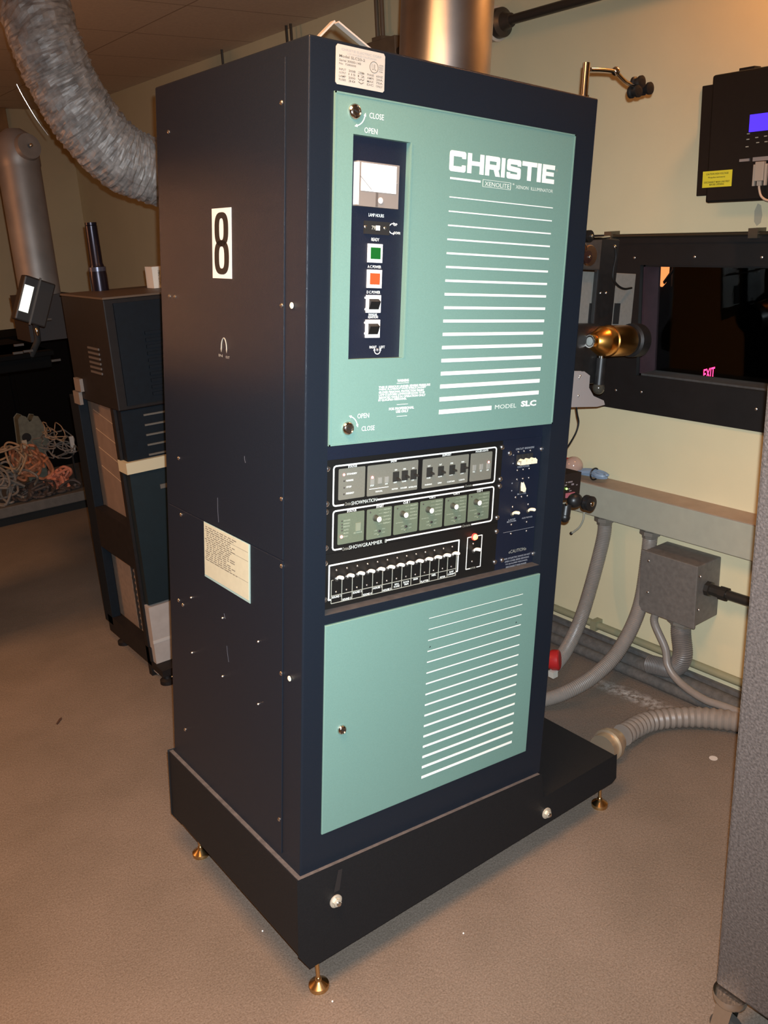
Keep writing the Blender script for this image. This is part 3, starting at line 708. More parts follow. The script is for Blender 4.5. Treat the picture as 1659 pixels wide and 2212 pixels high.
# programmer (middle) panel
ink = MB()
x0, x1, z0, z1 = qrect((720, 1101), (1066, 1054.5), (1062.5, 1125), (718, 1188.5), yp)
frame(ink, x0, x1, z0, z1, w_, fx(738, 1185, yp)[0], fx(835, 1168, yp)[0], fx(996, 1137, yp)[0], fx(1018, 1133, yp)[0])
QG = [((730, 1111), (787, 1102.6), (786, 1168), (729.5, 1177)), ((793, 1101), (846.5, 1093.7), (845, 1157.5), (791.4, 1166.6)), ((851.6, 1092.6), (903.4, 1085.5), (901.4, 1147), (850, 1156)),
      ((908, 1083), (957, 1077), (955, 1138), (906, 1146)), ((962.5, 1075.5), (1008.6, 1069.4), (1006, 1128), (959.6, 1137)), ((1013, 1068), (1058, 1060.6), (1055, 1120), (1010, 1127.5))]
insets('inset_panel', pg, QG, GREENP)
for t, u, v, w2 in (('STATUS', 759.6, 1103, 20), ('START', 820.7, 1093.8, 16), ('CUE 1', 878, 1085.2, 14), ('CUE 2', 933.7, 1074, 13), ('CUE 3', 985.8, 1066, 13), ('CUE 4', 1036, 1060.2, 12)): TP(ink, t, u, v, w2, .0048, WHITE, .02, -.13, yp)
TP(ink, 'SHOWGRAMMER  II', 794, 1175.5, 81, .0074, PALE, 0, -.17, yp); TP(ink, 'Christie', 746, 1185, 14, .0065, DIMINK, 0, -.3, yp); TP(ink, 'Christie', 1007, 1135, 18, .0052, DIMINK, 0, -.17, yp)
MIDI = mat('pale_green_ink', (.29, .32, .23), .6)
for i, (t, v) in enumerate((('SCOPE', 1124), ('CHANGE 1', 1130.5), ('PRESHOW', 1137), ('AUTO', 1144.5), ('RUN', 1151.5), ('END', 1158.5))): TP(ink, t, 749.5 - i * .6, v, 14 - (i > 2) * 4, .0030, MIDI, .02, -.12)
TP(ink, 'ADVANCE', 772.5, 1150, 18, .0032, MIDI, .02, -.12)
for k, (tl, tr, br, bl) in enumerate(QG[1:]):
    x0, x1, z0, z1 = qrect(tl, tr, br, bl, yp - .0008); W_ = x1 - x0; H_ = z1 - z0
    for j, t in enumerate(('PREVIEW', 'FEAT 1', 'SHOW 2', 'LITES', 'REPEAT')):
        zz = z0 + H_ * (.93 - j * .115); ink.text(t, x0 + W_ * .66, x0 + W_ * .95, zz - .0014, zz + .0014, yp - .0008, MIDI, .02)
        ink.rect(x0 + W_ * .46, x0 + W_ * .62, zz - .0003, zz + .0001, yp - .0008, MIDI)
    if k: ink.text('INTERVAL', x0 + W_ * .08, x0 + W_ * .40, z0 + H_ * .385, z0 + H_ * .415, yp - .0008, MIDI, .02)
    for a, b, t in ((.30, .25, 'UP'), (.62, .27, 'DIM'), (.30, .14, 'ON'), (.62, .15, 'OFF')): ink.text(t, x0 + W_ * a, x0 + W_ * (a + .12), z0 + H_ * b, z0 + H_ * (b + .035), yp - .0008, MIDI, .02)
    ink.text('2', x0 + W_ * .48, x0 + W_ * .52, z0 + H_ * .05, z0 + H_ * .09, yp - .0008, MIDI, .02)
    xk, zk = x0 + W_ * .34, z0 + H_ * .69
    kn = MB(); kn.lathe((xk, yp - .0008, zk), (0, -1, 0), [(0, .0068), (.001, .0068), (.0015, .0058), (.012, .0054)], mat('knob_grey_green', (.045, .048, .036), .5), 22)
    kn.lathe((xk, yp - .0128, zk), (0, -1, 0), [(0, .0054), (.0008, .0054), (.0012, .0048)], KNOBW, 22); kn.strip([(xk, zk), (xk + .004, zk + .0012)], .0006, yp - .0142, DIMINK, False)
    kn.build('selector_knob', pg)
    q = MB(); xs_, zs_ = x0 + W_ * .50, z0 + H_ * .235
    q.ball((xs_, yp - .002, zs_), .0028, togm, 10, 6, (1.4, .7, .9)); q.ball((xs_ - .001, yp - .0014, zs_ - .0075), .0026, GREENP, 10, 6, (1.3, .5, .9)); q.build('slide_switch', pg)
    led2 = MB(); led2.ball((x0 + W_ * .13, yp - .0006, z0 + H_ * .90), .0017, LEDO, 8, 6); led2.build('status_light', pg)
ink.build('panel_lettering', pg)
led(pg, 737, 1159.5, True, .0032)
for v in (1125.8, 1133, 1139.5, 1146): led(pg, 738.2, v, False, .0016)
x, z = fx(773, 1137.5, yp - .0008); MB().box(x - .0052, x + .0052, yp - .003, yp, z - .008, z + .008, mat('green_push_key', (.20, .22, .155), .35)).build('push_key', pg)
screws(pg, ((1079.5, 1050), (704.5, 1106), (703.5, 1184), (1074, 1118)))
# switch (lower) panel
ink = MB()
x0, x1, z0, z1 = qrect((711, 1222.5), (991.5, 1166.5), (988, 1233), (710, 1297.5), yp); w_ = .0030
ix0, ix1 = fx(715.3, 1280, yp)[0], .5 * (fx(985, 1220, yp)[0] + fx(984, 1240, yp)[0])
ink.strip([(ix0, z0), (x0, z0), (x0, z1), (x1, z1), (x1, z0), (ix1, z0)], w_, yp, WHITE)
zg1 = fx(715.5, 1254, yp)[1]; zg2 = fx(715.5, 1287.7, yp)[1]; zg3 = fx(715.5, 1304, yp)[1]
N = 13
for i in range(N + 1):
    xx = ix0 + (ix1 - ix0) * i / N; ink.rect(xx - .0007, xx + .0007, zg3, zg1, yp, DIMINK)
    if 0 < i < N: ink.rect(xx - .0035, xx + .0035, zg1 - .0006, zg1 + .0006, yp, DIMINK)
ink.rect(ix0, ix0 + .004, zg1 - .0006, zg1 + .0006, yp, DIMINK)
ink.rect(ix0, ix1, zg2 - .0007, zg2 + .0007, yp, DIMINK); ink.rect(ix0, ix1, zg3 - .0007, zg3 + .0007, yp, DIMINK)
LB = ['SOUND 1', 'SOUND 2', 'SOUND 3', 'SOUND 4', 'HOUSE 1', 'HOUSE 2', 'WALL|SCONE', 'FLOOR|TRIM', 'MAIN', 'PLATTER', 'REEL', 'MOTOR', 'BUMP|CURRENT']
low = [0, 1, 0, 1, 0, 1, .5, .5, 0, 1, 0, 1, .5]
for i, t in enumerate(LB):
    xa = ix0 + (ix1 - ix0) * i / N; xb = ix0 + (ix1 - ix0) * (i + 1) / N; pdx = .0018; H_ = zg2 - zg3
    ls = t.split('|')
    for j, s in enumerate(ls):
        wd = min(1, len(s) / 7.) * (xb - xa - 2 * pdx); xc = (xa + xb) / 2
        hh2 = .0042 if len(ls) == 1 else .0038
        zc_ = (zg2 - .0035 - low[i] * (H_ - .0065)) if len(ls) == 1 else ((zg2 + zg3) / 2 + (.0025 if j == 0 else -.0025))
        ink.text(s, xc - wd / 2, xc + wd / 2, zc_ - hh2 / 2, zc_ + hh2 / 2, yp, WHITE, .025)
tl, br_ = fx(1009, 1162, yp), fx(1034, 1225, yp); xq0, xq1 = fx(1008.5, 1190, yp)[0], fx(1039.5, 1186, yp)[0]
zq0, zq1 = fx(1006, 1230, yp)[1], fx(1008, 1162, yp)[1]; xm0, xm1 = xq0 + (xq1 - xq0) * .28, xq0 + (xq1 - xq0) * .66
ink.strip([(xm0, zq0), (xq0, zq0), (xq0, zq1), (xq1, zq1), (xq1, zq0), (xm1 + .003, zq0)], .0018, yp, WHITE)
ink.text('MOTOR', xm0, xm1, zq0 - .002, zq0 + .002, yp, DIMINK, .02)
ink.build('panel_lettering', ps)
nutm = mat('black_nut', (.03, .027, .024), .4)
def lever(x, z, par, m_=KNOBW, L=.0185, lift=.0065, r_=.0032, y=None):
    y = yp if y is None else y; q = MB()
    q.lathe((x, y, z), (0, -1, 0), [(0, .0052), (.002, .0052), (.003, .004)], nutm, 14)
    pts = smooth([(x, y - .001, z), (x, y - .006, z + lift * .7), (x + .0003, y - .012, z + lift), (x + .0006, y - L, z + lift * 1.12)], 5)
    n_ = len(pts); q.tube(pts, r_, m_, 12, lambda k, w: r_ * (.72 + .45 * min(1, k / (n_ * .55)))); q.ball(pts[-1], r_ * 1.17, m_, 12, 8)
    q.build('lever_switch', par)
zl = fx(727, 1250.5, yp)[1]
for i in range(N):
    xc = ix0 + (ix1 - ix0) * (i + .5) / N; lever(xc - .0005, zl, ps)
    for dz in (.0175, -.0265): MB().ball((xc - .0008, yp, zl + dz), .0022, SCREW, 10, 6, (1, .7, 1)).build('switch_screw', ps)
xl, zl2 = fx(1022, 1190, yp); lever(xl + .0008, zl2, ps)
for u, v in ((1022.5, 1174.5), (1020, 1213)): x, z = fx(u, v, yp); MB().ball((x, yp, z), .0024, SCREW, 10, 6, (1, .7, 1)).build('switch_screw', ps)
x, z = fx(1026, 1160, yp - .003); q = MB(); q.lathe((x, yp, z), (0, -1, 0), [(0, .0078), (.003, .0078), (.0035, .007)], mat('red_lens_ring', (.45, .05, .04), .4, emit=(1, .05, .03), estr=.8), 20); q.ball((x, yp - .003, z), .0064, BIGR, 16, 10); q.build('indicator_lamp', ps)
screws(ps, ((702.5, 1217), (701.5, 1296), (1073, 1148), (1069, 1214)))
# breaker panel
ink = MB(); GI = mat('grey_blue_ink', (.24, .25, .27), .6)
for t, u, v, w2, h in (('CIRCUIT BREAKERS', 1134, 968, 40, .0042), ('MAIN POWER', 1130.5, 1007.5, 26, .0042), ('BLOWER', 1127, 1066, 19, .0034), ('LAMP', 1105.5, 1122, 15, .0034), ('BLOWER', 1105, 1126, 20, .0034), ('AUX POWER', 1138.5, 1117.5, 23, .0036)): TP(ink, t, u, v, w2, h, GI, .02, -.16, yp)
TP(ink, '«CAUTION»', 1117.5, 1188.5, 38, .0078, DIMINK, 0, -.2, yp)
for i, t in enumerate(('RISK OF ELECTRIC SHOCK DO NOT', 'OPEN COVER REFER SERVICING', 'TO QUALIFIED PERSONNEL', 'DISCONNECT MAIN POWER')): TP(ink, t, 1117 - i * .8, 1202 + i * 6.2, 56 - i * 4, .0040, GI, .02, -.2, yp)
a = fx(1087, 1152, yp); b = fx(1153, 1137, yp); ink.rect(a[0], b[0], (a[1] + b[1]) / 2 - .0004, (a[1] + b[1]) / 2 + .0002, yp, GI)
for v in (983, 1001, 1044, 1060): TP(ink, '•', 1109 - (v - 983) * .05, v, 2.5, .003, GI, 0, 0, yp)
ink.build('panel_lettering', pb)
br3 = MB()
(xa, za), (xb, zb2) = fx(1118, 1000, yp - .006), fx(1153, 996, yp - .006)
for i in range(3):
    xx = xa + (xb - xa) * (i + .5) / 3; br3.box(xx - .0085, xx + .0075, yp - .004, yp, za - .007, za + .017, MATTE)
    br3.prism([(xx - .008, za - .003), (xx + .008, za - .003), (xx + .008, za + .004), (xx + .002, za + .0085), (xx - .006, za + .004)], 1, yp - .016, yp - .003, IVORY)
br3.box(xa, xb, yp - .0155, yp - .005, za - .0045, za + .0025, IVORY); br3.build('main_breaker', pb, bevel=.0008, seg=1)
xx, zz = fx(1129, 1056, yp - .004); q = MB(); q.box(xx - .007, xx + .007, yp - .003, yp, zz - .011, zz + .012, MATTE)
q.prism([(xx - .005, zz + .016), (xx - .0015, zz + .011), (xx + .004, zz + .001), (xx + .003, zz - .005), (xx - .004, zz - .005), (xx - .0055, zz + .004)], 1, yp - .010, yp - .002, IVORY); q.build('single_breaker', pb, bevel=.0008, seg=1)
for u, v in ((1106, 1111), (1140, 1104)): x, z = fx(u, v, yp); lever(x, z, pb, IVORY)
for u, v in ((1120, 976), (1132.5, 974.5), (1146, 973), (1118, 1016), (1130.5, 1014), (1143.5, 1012), (1117, 1035.5), (1130, 1034), (1142.5, 1032), (1114, 1074.5), (1127, 1073), (1139.5, 1071), (1107.5, 1095), (1141, 1089.5), (1105, 1133.5), (1138, 1127.5), (1104, 1153), (1137.5, 1147)):
    x, z = fx(u, v, yp); MB().ball((x, yp, z), .0026, SCREW, 10, 6, (1, .7, 1)).build('breaker_screw', pb)
screws(pb, ((1101, 979), (1170, 970), (1084.5, 1210), (1152, 1196)))

# ================================================================= THINGS ON THE CONSOLE
c_ = K(961, 130, 1, .3)
st = leaning('exhaust_pipe', 'wide shiny galvanized exhaust pipe rising from the navy console top', 'pipe')
prof = [(0, .125), (.006, .125), (.008, .101)] + [(.05, .099), (.70, .099)]
q = MB(); q.lathe((c_.x, .3, CH), (0, 0, 1), prof, GALV, 64, False)
q.box(c_.x - .004, c_.x + .004, .3 + .0975, .3 + .101, CH, CH + .68, GALV)
q.build('pipe_body', st)
rb = leaning('roller_bracket', 'small chrome post with a jointed arm and black rollers on the console top corner', 'bracket')
yr = .022
b0 = K(1262, 201, 1, yr); b1 = K(1272, 137, 1, yr); b0.z = CH
q = MB(); q.lathe(b0, (0, 0, 1), [(0, .010), (.006, .010), (.0065, .0075), (b1.z - CH, .0075)], CHROME, 20); q.build('post', rb)
e1 = K(1330, 154, 1, yr); e2 = K(1376, 188, 1, yr)
q = MB(); a = K(1276, 150, 1, yr); q.tube(smooth([a, a + (e1 - a) * .5 + Vector((0, 0, .001)), e1], 5), .004, CHROME, 10)
q.ball(e1, .009, CHROME, 14, 8); q.tube(smooth([e1, e1 + (e2 - e1) * .5 + Vector((0, 0, -.005)), e2], 5), .004, CHROME, 10); q.build('arm', rb)
for u, v in ((1378, 178), (1371, 198), (1396, 192)):
    p = K(u, v, 1, yr); q = MB(); q.lathe(p - Vector((0, .012, 0)), (0, 1, 0), [(0, .006), (.001, .0125), (.006, .0125), (.008, .009), (.016, .009), (.018, .0125), (.023, .0125), (.024, .006)], BLACK, 22); q.build('roller', rb)
# folded card
cd = leaning('folded_card', 'folded pale card standing like a tent on the console top beside the exhaust pipe', 'card')
q = MB(); cardm = mat('pale_card', (.62, .54, .46), .8)
ap = K(728, 46, 1, .22); l0 = K(694, 76, 1, .22); r0 = K(795, 100, 1, .22)
for far, dy in ((l0, .014), (r0, .014)):
    e_ = Vector((far.x, .22, max(far.z, CH + .001))); a_ = Vector((ap.x + (.004 if far is r0 else -.004), .22, ap.z)); d_ = (a_ - e_).normalized(); n_ = Vector((-d_.z, 0, d_.x)) * .0016
    base_ = e_ - d_ * ((e_.z - CH) / d_.z if abs(d_.z) > .01 else 0)
    q.obox((a_ + base_) / 2 + Vector((0, dy / 2, 0)), (a_ - base_) / 2, (0, dy / 2, 0), n_, cardm)
q.build('card_sheet', cd)

# film projector between the console and the port
fp = leaning('film_projector', 'black film projector with a brass lens between the navy console and the port window', 'projector')
prm = mat('projector_enamel', (.014, .0125, .012), .4, var=.2, vscale=60)
pgrey = mat('projector_grey_plate', (.20, .195, .175), .45, var=.08, vscale=90)
yp_ = .32
def kx(u, v, y=yp_): return K(u, v, 1, y)
# hidden pedestal carrying the head
MB().box(.72, .92, .40, .58, -.04, .62, prm).build('pedestal', fp, bevel=.006)
MB().box(.70, 1.02, .40, .56, .62, 1.28, prm).build('projector_head', fp, bevel=.01)
a = kx(1236, 585, .40); b = kx(1362, 715, .40)
MB().box(a.x - .06, b.x, .400, .408, b.z - .02, a.z, pgrey).build('aperture_plate', fp, bevel=.002)
q = MB()
for u0, v0, u1, v1 in ((1274, 655, 1286, 700), (1328, 655, 1335, 700)):
    a = kx(u0, v0, .399); b = kx(u1, v1, .399); q = MB(); q.box(a.x, b.x, .397, .4005, b.z, a.z, MATTE); q.build('plate_slot', fp)
a = kx(1299, 514, .382); b = kx(1322, 725, .382)
po = MB().box(a.x, b.x - .004, .382, .398, b.z - .02, a.z, prm); po.build('lens_turret_post', fp, bevel=.004)
q = MB()
for u, v in ((1297, 633), (1309, 633)): q.ball(kx(u, v, .382), .004, SCREW, 10, 6)
q.build('post_bolt', fp)
# lens
y = .335; a = kx(1275, 737, y); b = kx(1352, 736, y); L = b.x - a.x; zc_ = (a.z + b.z) / 2
q = MB(); q.lathe((a.x, y, zc_), (1, 0, 0), [(.0, .0185), (.012, .0195), (.014, .024), (.045, .040), (.048, .0415), (.072, .0415), (.074, .0435), (L, .0435), (L + .004, .041)], mat('brass_lens_barrel', (.85, .42, .10), .28, 1.), 40)
q.lathe((a.x + .073, y, zc_), (1, 0, 0), [(0, .0425), (.002, .0446), (.004, .0425)], mat('dark_brass_ring', (.35, .17, .05), .35, 1.), 40, False)
q.build('lens_barrel', fp)['label'] = 'brass lens barrel'
q = MB(); q.lathe((a.x - .004, y, zc_), (1, 0, 0), [(.001, .012), (0, .0135), (0, .0175), (.006, .0185)], CHROME, 32, False); q.lathe((a.x - .002, y, zc_), (1, 0, 0), [(0, .003), (.001, .0135)], mat('lens_glass', (.35, .36, .33), .1), 24); q.build('lens_rear_element', fp)
MB().lathe((a.x + L + .004, y, zc_), (1, 0, 0), [(0, .040), (.012, .040), (.016, .048), (.05, .048)], prm, 32).build('lens_hood', fp)
q = MB(); p0 = Vector((a.x + .055, y, zc_ - .041)); q.lathe(p0, (0, 0, -1), [(0, .009), (.008, .009)], CHROME, 16); q.build('clamp_collar', fp)
p1 = kx(1293, 838, y); q = MB(); q.tube([p0 + Vector((0, 0, -.006)), p0.lerp(p1, .5), p1], .015, prm, 14); q.ball(p1, .018, mat('smoked_knob', (.05, .045, .035), .15), 16, 10); q.build('clamp_handle', fp)
MB().box(a.x - .16, a.x + .055, y + .012, .40, zc_ - .12, zc_ + .046, prm).build('gate_housing', fp, bevel=.006)
y = .325
poly = [(p.x, p.z) for p in (kx(u, v, y) for u, v in ((1225, 803), (1262, 803), (1274, 812), (1272, 838), (1282, 856), (1304, 866), (1306, 874), (1290, 878), (1225, 879)))]
q = MB().prism(poly, 1, y, y + .012, mat('pale_grey_enamel', (.34, .30, .285), .45)); q.build('lens_bracket', fp, bevel=.001, seg=1)
q = MB()
for u, v in ((1253, 812), (1251, 816), (1249, 855)): q.ball(kx(u, v, y), .0035, SCREW, 10, 6)
q.build('bracket_screw', fp)
cop = mat('copper_ring', (.72, .42, .26), .3, 1.)
for u, v, r_, m_ in ((1276, 510, .0150, BLACK), (1271, 555, .0165, mat('brown_roller', (.03, .012, .009), .35))):
    p = kx(u, v, .30); q = MB(); q.lathe(p, (0, 1, 0), [(0, r_ * .4), (.001, r_), (.012, r_), (.013, r_ * .8), (.03, r_ * .8), (.031, r_), (.04, r_)], m_, 24); q.ball(p - Vector((-.003, .001, 0)), .0045, CHROME, 10, 6); q.build('sprocket', fp)
p = kx(1276, 552, .345); q = MB(); q.lathe(p, (0, 1, 0), [(0, .026), (.003, .028), (.006, .028)], cop, 28); q.build('sprocket_flange', fp)
p = kx(1262, 530, .31); q = MB(); q.tube([kx(1252, 512, .31), kx(1264, 533, .31), kx(1262, 560, .33)], .0055, cop, 10); q.build('film_guide', fp)
MB().box(kx(1250, 520, .378).x - .06, kx(1302, 520, .378).x, .378, .40, kx(1280, 583, .378).z, kx(1280, 512, .378).z, mat('projector_brown_casting', (.055, .045, .038), .5, var=.2, vscale=50)).build('upper_gate', fp, bevel=.004)
MB().tube([kx(1283, 515, .31), kx(1300, 514, .32), kx(1316, 512, .345)], .0035, CHROME, 8).build('roller_shaft', fp)
q = MB(); q.tube(smooth([kx(1329, 532, .335), kx(1331, 555, .335), kx(1326, 580, .335), kx(1325, 603, .335), kx(1336, 618, .34), kx(1349, 624, .37), kx(1364, 622, .395)], 6), .0032, BLACK, 8); q.build('cable', fp)
q = MB(); q.ball(kx(1328, 533, .335), .0055, CHROME, 10, 6); q.build('cable_clip', fp)
q = MB(); q.tube(smooth([kx(1244, 872, .35), kx(1247, 895, .35), kx(1250, 912, .35), kx(1246, 930, .35), kx(1237, 948, .36), kx(1224, 968, .38), kx(1205, 990, .41)], 6), .0024, BLACK, 8); q.build('cable', fp)
# sound reader with rollers
y = .30
a = kx(1180, 1031, y); b = kx(1251, 1075, y)
q = MB().box(a.x, b.x, y, y + .06, b.z, a.z, mat('reader_black', (.012, .008, .008), .45))
for u, v, w2, h2 in ((1232, 1041, .018, .004), (1222, 1048, .008, .003), (1237, 1046, .010, .005), (1246, 1047, .006, .003), (1229, 1056, .007, .003), (1232, 1060, .009, .003), (1224, 1042, .005, .003)):
    p = kx(u, v, y); q.box(p.x - w2 / 2, p.x + w2 / 2, y - .0006, y, p.z - h2 / 2, p.z + h2 / 2, mat('reader_print', (.24, .19, .19), .6))
q.box(kx(1222, 1065, y).x, kx(1240, 1065, y).x, y - .003, y, kx(1230, 1074, y).z, kx(1230, 1064, y).z, mat('pink_tape', (.42, .11, .13), .6)); q.build('sound_reader', fp)
MB().ball(kx(1224, 1056, y - .003), .0030, mat('green_lamp', (.3, .8, .2), .4, emit=(.45, 1, .15), estr=3.), 10, 6).build('green_lamp', fp)
q = MB(); p = kx(1242, 1081, .27); q.ball(p, .022, prm, 16, 10, (1.1, .9, .95)); p2 = kx(1272, 1087, .25); q.tube([p, p2], .008, prm, 12); q.build('roller_arm', fp)
q = MB(); q.lathe(p2 - Vector((0, .012, 0)), (0, 1, 0), [(.0, .012), (.002, .0215), (.008, .0215), (.01, .016), (.016, .016), (.018, .0215), (.024, .0215)], prm, 24); q.ball(p2 - Vector((.0, .013, 0)), .008, CHROME, 12, 6, (1, .4, 1)); q.build('reader_roller', fp)
q = MB(); p = kx(1224, 1090, .27); p2 = kx(1220, 1117, .265); q.tube([p, p2], .014, prm, 14); q.ball(p2, .015, prm, 14, 8); q.ball(kx(1223, 1090, .252), .004, CHROME, 8, 6); q.build('reader_roller', fp)
MB().tube(smooth([kx(1190, 1060, .36), kx(1205, 1050, .34), kx(1215, 1045, .33)], 4), .012, prm, 10).build('reader_mount', fp)
MB().box(.86, 1.0, .40, .50, .56, .66, prm).build('reader_shelf', fp, bevel=.004)

# ================================================================= PORT WALL EQUIPMENT
# black wall box with blue display
bx = thing('control_box', 'black wall-mounted box with a glowing blue display and a yellow sticker', 'control box', (XW, 0, 1.54))
def bxp(mb): mb.T = lambda p: p - Vector((XW, 0, 1.54)); return mb
boxm = mat('black_box_paint', (.0045,.004,.0038), .45, var=.15, vscale=90)
Xf = 1.60
yl = .5 * (W(1519, 186, 0, XW - .004).y + W(1505, 424, 0, XW - .004).y)
q = bxp(MB()); q.box(XW - .008, XW, -.42, yl, W(1505, 424, 0, XW - .004).z, W(1519, 186, 0, XW - .004).z, boxm); q.build('mounting_flange', bx, bevel=.002)
yb = .5 * (W(1537, 170, 0, Xf).y + W(1524, 437, 0, Xf).y); zt2 = W(1600, 152, 0, Xf).z; zb2 = W(1600, 435, 0, Xf).z
q = bxp(MB()); q.box(Xf, XW - .008, -.40, yb, zb2, zt2, boxm); q.build('box_body', bx, bevel=.006)
q = bxp(MB()); a = W(1602, 147, 0, Xf + .03); b = W(1634, 150, 0, Xf + .03); q.box(Xf + .02, Xf + .05, b.y, a.y, zt2 - .002, zt2 + .008, boxm); q.build('top_latch', bx)
def fbox(u0, v0, u1, v1, X): a = W(u0, v0, 0, X); b = W(u1, v1, 0, X); return min(a.y, b.y), max(a.y, b.y), min(a.z, b.z), max(a.z, b.z)
y0, y1, z0, z1 = fbox(1621, 248, 1659, 281, Xf)
q = bxp(MB()); q.box(Xf - .002, Xf + .001, y0 - .10, y1, z0, z1, mat('blue_display', (.03, .02, .3), .3, emit=(.075, .03, 1.0), estr=1.3)); q.build('display', bx)['label'] = 'glowing blue display'
y0, y1, z0, z1 = fbox(1519, 371, 1580, 402, Xf)
q = bxp(MB()); q.box(Xf - .0008, Xf, y0, y1, z0, z1, mat('yellow_sticker', (.66, .58, .03), .6))
YI = mat('sticker_ink', (.10, .08, .01), .7)
def ytext(mb, t, y_l, y_r, z0, z1, X, m_, bold=.02): mb.text(t, 0, y_l - y_r, z0, z1, 0, m_, bold, P=lambda k: (X + k[1], y_l - k[0], k[2]))
hh = z1 - z0
for t, a, b, zc2 in (('CAUTION HIGH VOLTAGE', .12, .88, .82), ('Replacement', .2, .78, .60), ('DISCONNECT MAIN LINE FIRST', .06, .94, .32), ('BEFORE OPENING', .25, .75, .17)):
    ytext(q, t, y1 - a * (y1 - y0), y1 - b * (y1 - y0), z0 + hh * zc2 - hh * .055, z0 + hh * zc2 + hh * .055, Xf - .0008, YI)
q.build('warning_sticker', bx)['label'] = 'small yellow warning sticker'
q = bxp(MB())
for u0, v0, u1, v1 in ((1599, 344, 1619, 348), (1628, 340, 1659, 346)):
    y0, y1, z0, z1 = fbox(u0, v0, u1, v1, Xf); q.box(Xf - .004, Xf, y0 - (.06 if u1 > 1650 else 0), y1, z0, z1, mat('grey_connector', (.36, .35, .35), .4, .5))
for u, v in ((1617, 289), (1614, 317), (1616, 301), (1635, 297), (1637, 308), (1654, 294), (1655, 306)):
    p = W(u, v, 0, Xf); q.box(Xf - .001, Xf, p.y - .004, p.y + .004, p.z - .0012, p.z + .0012, DIMINK)
q.build('connector', bx)
cb = thing('serial_cable', 'pale grey cable with a moulded plug hanging from the black wall box', 'cable', (Xf, 0, 1.54))
ivm = mat('putty_plastic', (.36, .30, .24), .45)
y0, y1, z0, z1 = fbox(1633, 350, 1653, 397, Xf - .008); yc = (y0 + y1) / 2
q = MB(); q.T = lambda p: p - Vector((Xf, 0, 1.54)); q.box(Xf - .017, Xf - .0045, yc - .012, yc + .012, z0 + .008, z1, ivm)
for s2 in (-1, 1): q.box(Xf - .014, Xf - .0045, yc + s2 * .016 - .003, yc + s2 * .016 + .003, z0 - .004, z1 - .006, ivm)
q.box(Xf - .014, Xf - .0045, yc - .006, yc + .006, z0 - .004, z0 + .008, ivm)
q.build('plug', cb, bevel=.001, seg=1)
q = MB(); q.T = lambda p: p - Vector((Xf, 0, 1.54)); xq = Xf - .01
q.tube(smooth([(xq, yc, z0 + .004), (xq, yc - .001, z0 - .012), (xq, yc - .010, z0 - .032), (xq, yc - .034, z0 - .042), (xq, yc - .075, z0 - .036), (xq, yc - .14, z0 + .02), (Xf - .004, yc - .2, z0 + .09)], 6), .003, mat('putty_cable', (.48, .34, .24), .5), 8); q.build('cord', cb)

# grey wireway along the wall and what lies on it
Xs = 1.612
zA = .6455; zB = .535
wt = mat('wireway_grey_paint', (.34, .335, .265), .5, var=.04, vscale=30)
ws = thing('wireway', 'long grey-green metal wireway trough fixed along the cream wall', 'wireway', (XW, 0, .53))
q = MB(); q.T = lambda p: p - Vector((XW, 0, .53)); q.box(Xs, XW, -1.2, 2.6, zB, zA, wt); q.build('trough', ws, bevel=.003)
q = MB(); q.T = lambda p: p - Vector((XW, 0, .53)); q.box(Xs - .002, XW, -1.2, 2.6, zA, zA + .0035, mat('wireway_lid', (.31,.225,.16), .5, var=.1, vscale=20)); q.build('lid', ws)
ZS = zA + .0037
p = W(1239, 1006, 1, .70)
p = W(1239, 1006, 0, 1.640); p.z = max(p.z, ZS + .034)
lb = thing('light_bulb', 'round clear light bulb lying on the grey wireway beside the console', 'bulb', (p.x, p.y, ZS))
q = MB(); q.T = lambda k, o=Vector((p.x, p.y, ZS)): k - o
q.ball(p, .033, mat('bulb_glass', (.42, .27, .21), .12, coat=.8), 20, 14); q.build('glass', lb)
q = MB(); q.T = lambda k, o=Vector((p.x, p.y, ZS)): k - o
q.lathe(p + Vector((-.006, .026, .004)), (-.1, 1, .05), [(0, .022), (.01, .016), (.035, .014)], RED, 18); q.build('socket', lb)
# blue cable bundle with tie
p0 = W(1256, 1024, 0, 1.650); p1 = W(1308, 1030, 0, 1.650); p0.z = p1.z = ZS + .018
bd = thing('cable_bundle', 'coiled light blue cable bundle with a black tie on the grey wireway', 'cable', (p0.x, p0.y, ZS))
o_ = Vector((p0.x, p0.y, ZS)); bl = mat('light_blue_cable', (.20, .27, .36), .45)
q = MB(); q.T = lambda k: k - o_
dirv = (p1 - p0)
for i in range(7):
    rx = random.uniform(-.012, .012); rz = random.uniform(-.006, .016); A = .010 + .004 * (i % 3)
    pts = [p0 + dirv * t + Vector((rx + A * s, 0, rz * (1 - abs(t - .55)))) for t, s in ((-.1, -.4), (.1, -1), (.5, -.5), (.8, -.9), (1.02, 0), (.8, .9), (.5, .5), (.1, 1), (-.15, .3))]
    for k in pts: k.z = max(k.z, ZS + .004)
    q.tube(smooth(pts, 5), .0036, bl, 8)
q.build('coil', bd)
q = MB(); q.T = lambda k: k - o_
c0 = p0 + dirv * .55; q.tube([c0 + Vector((.021 * math.cos(w), 0, .004 + .020 * math.sin(w))) for w in [2 * PI * i / 20 for i in range(21)]], .0028, BLACK, 6, caps=False); q.build('cable_tie', bd)
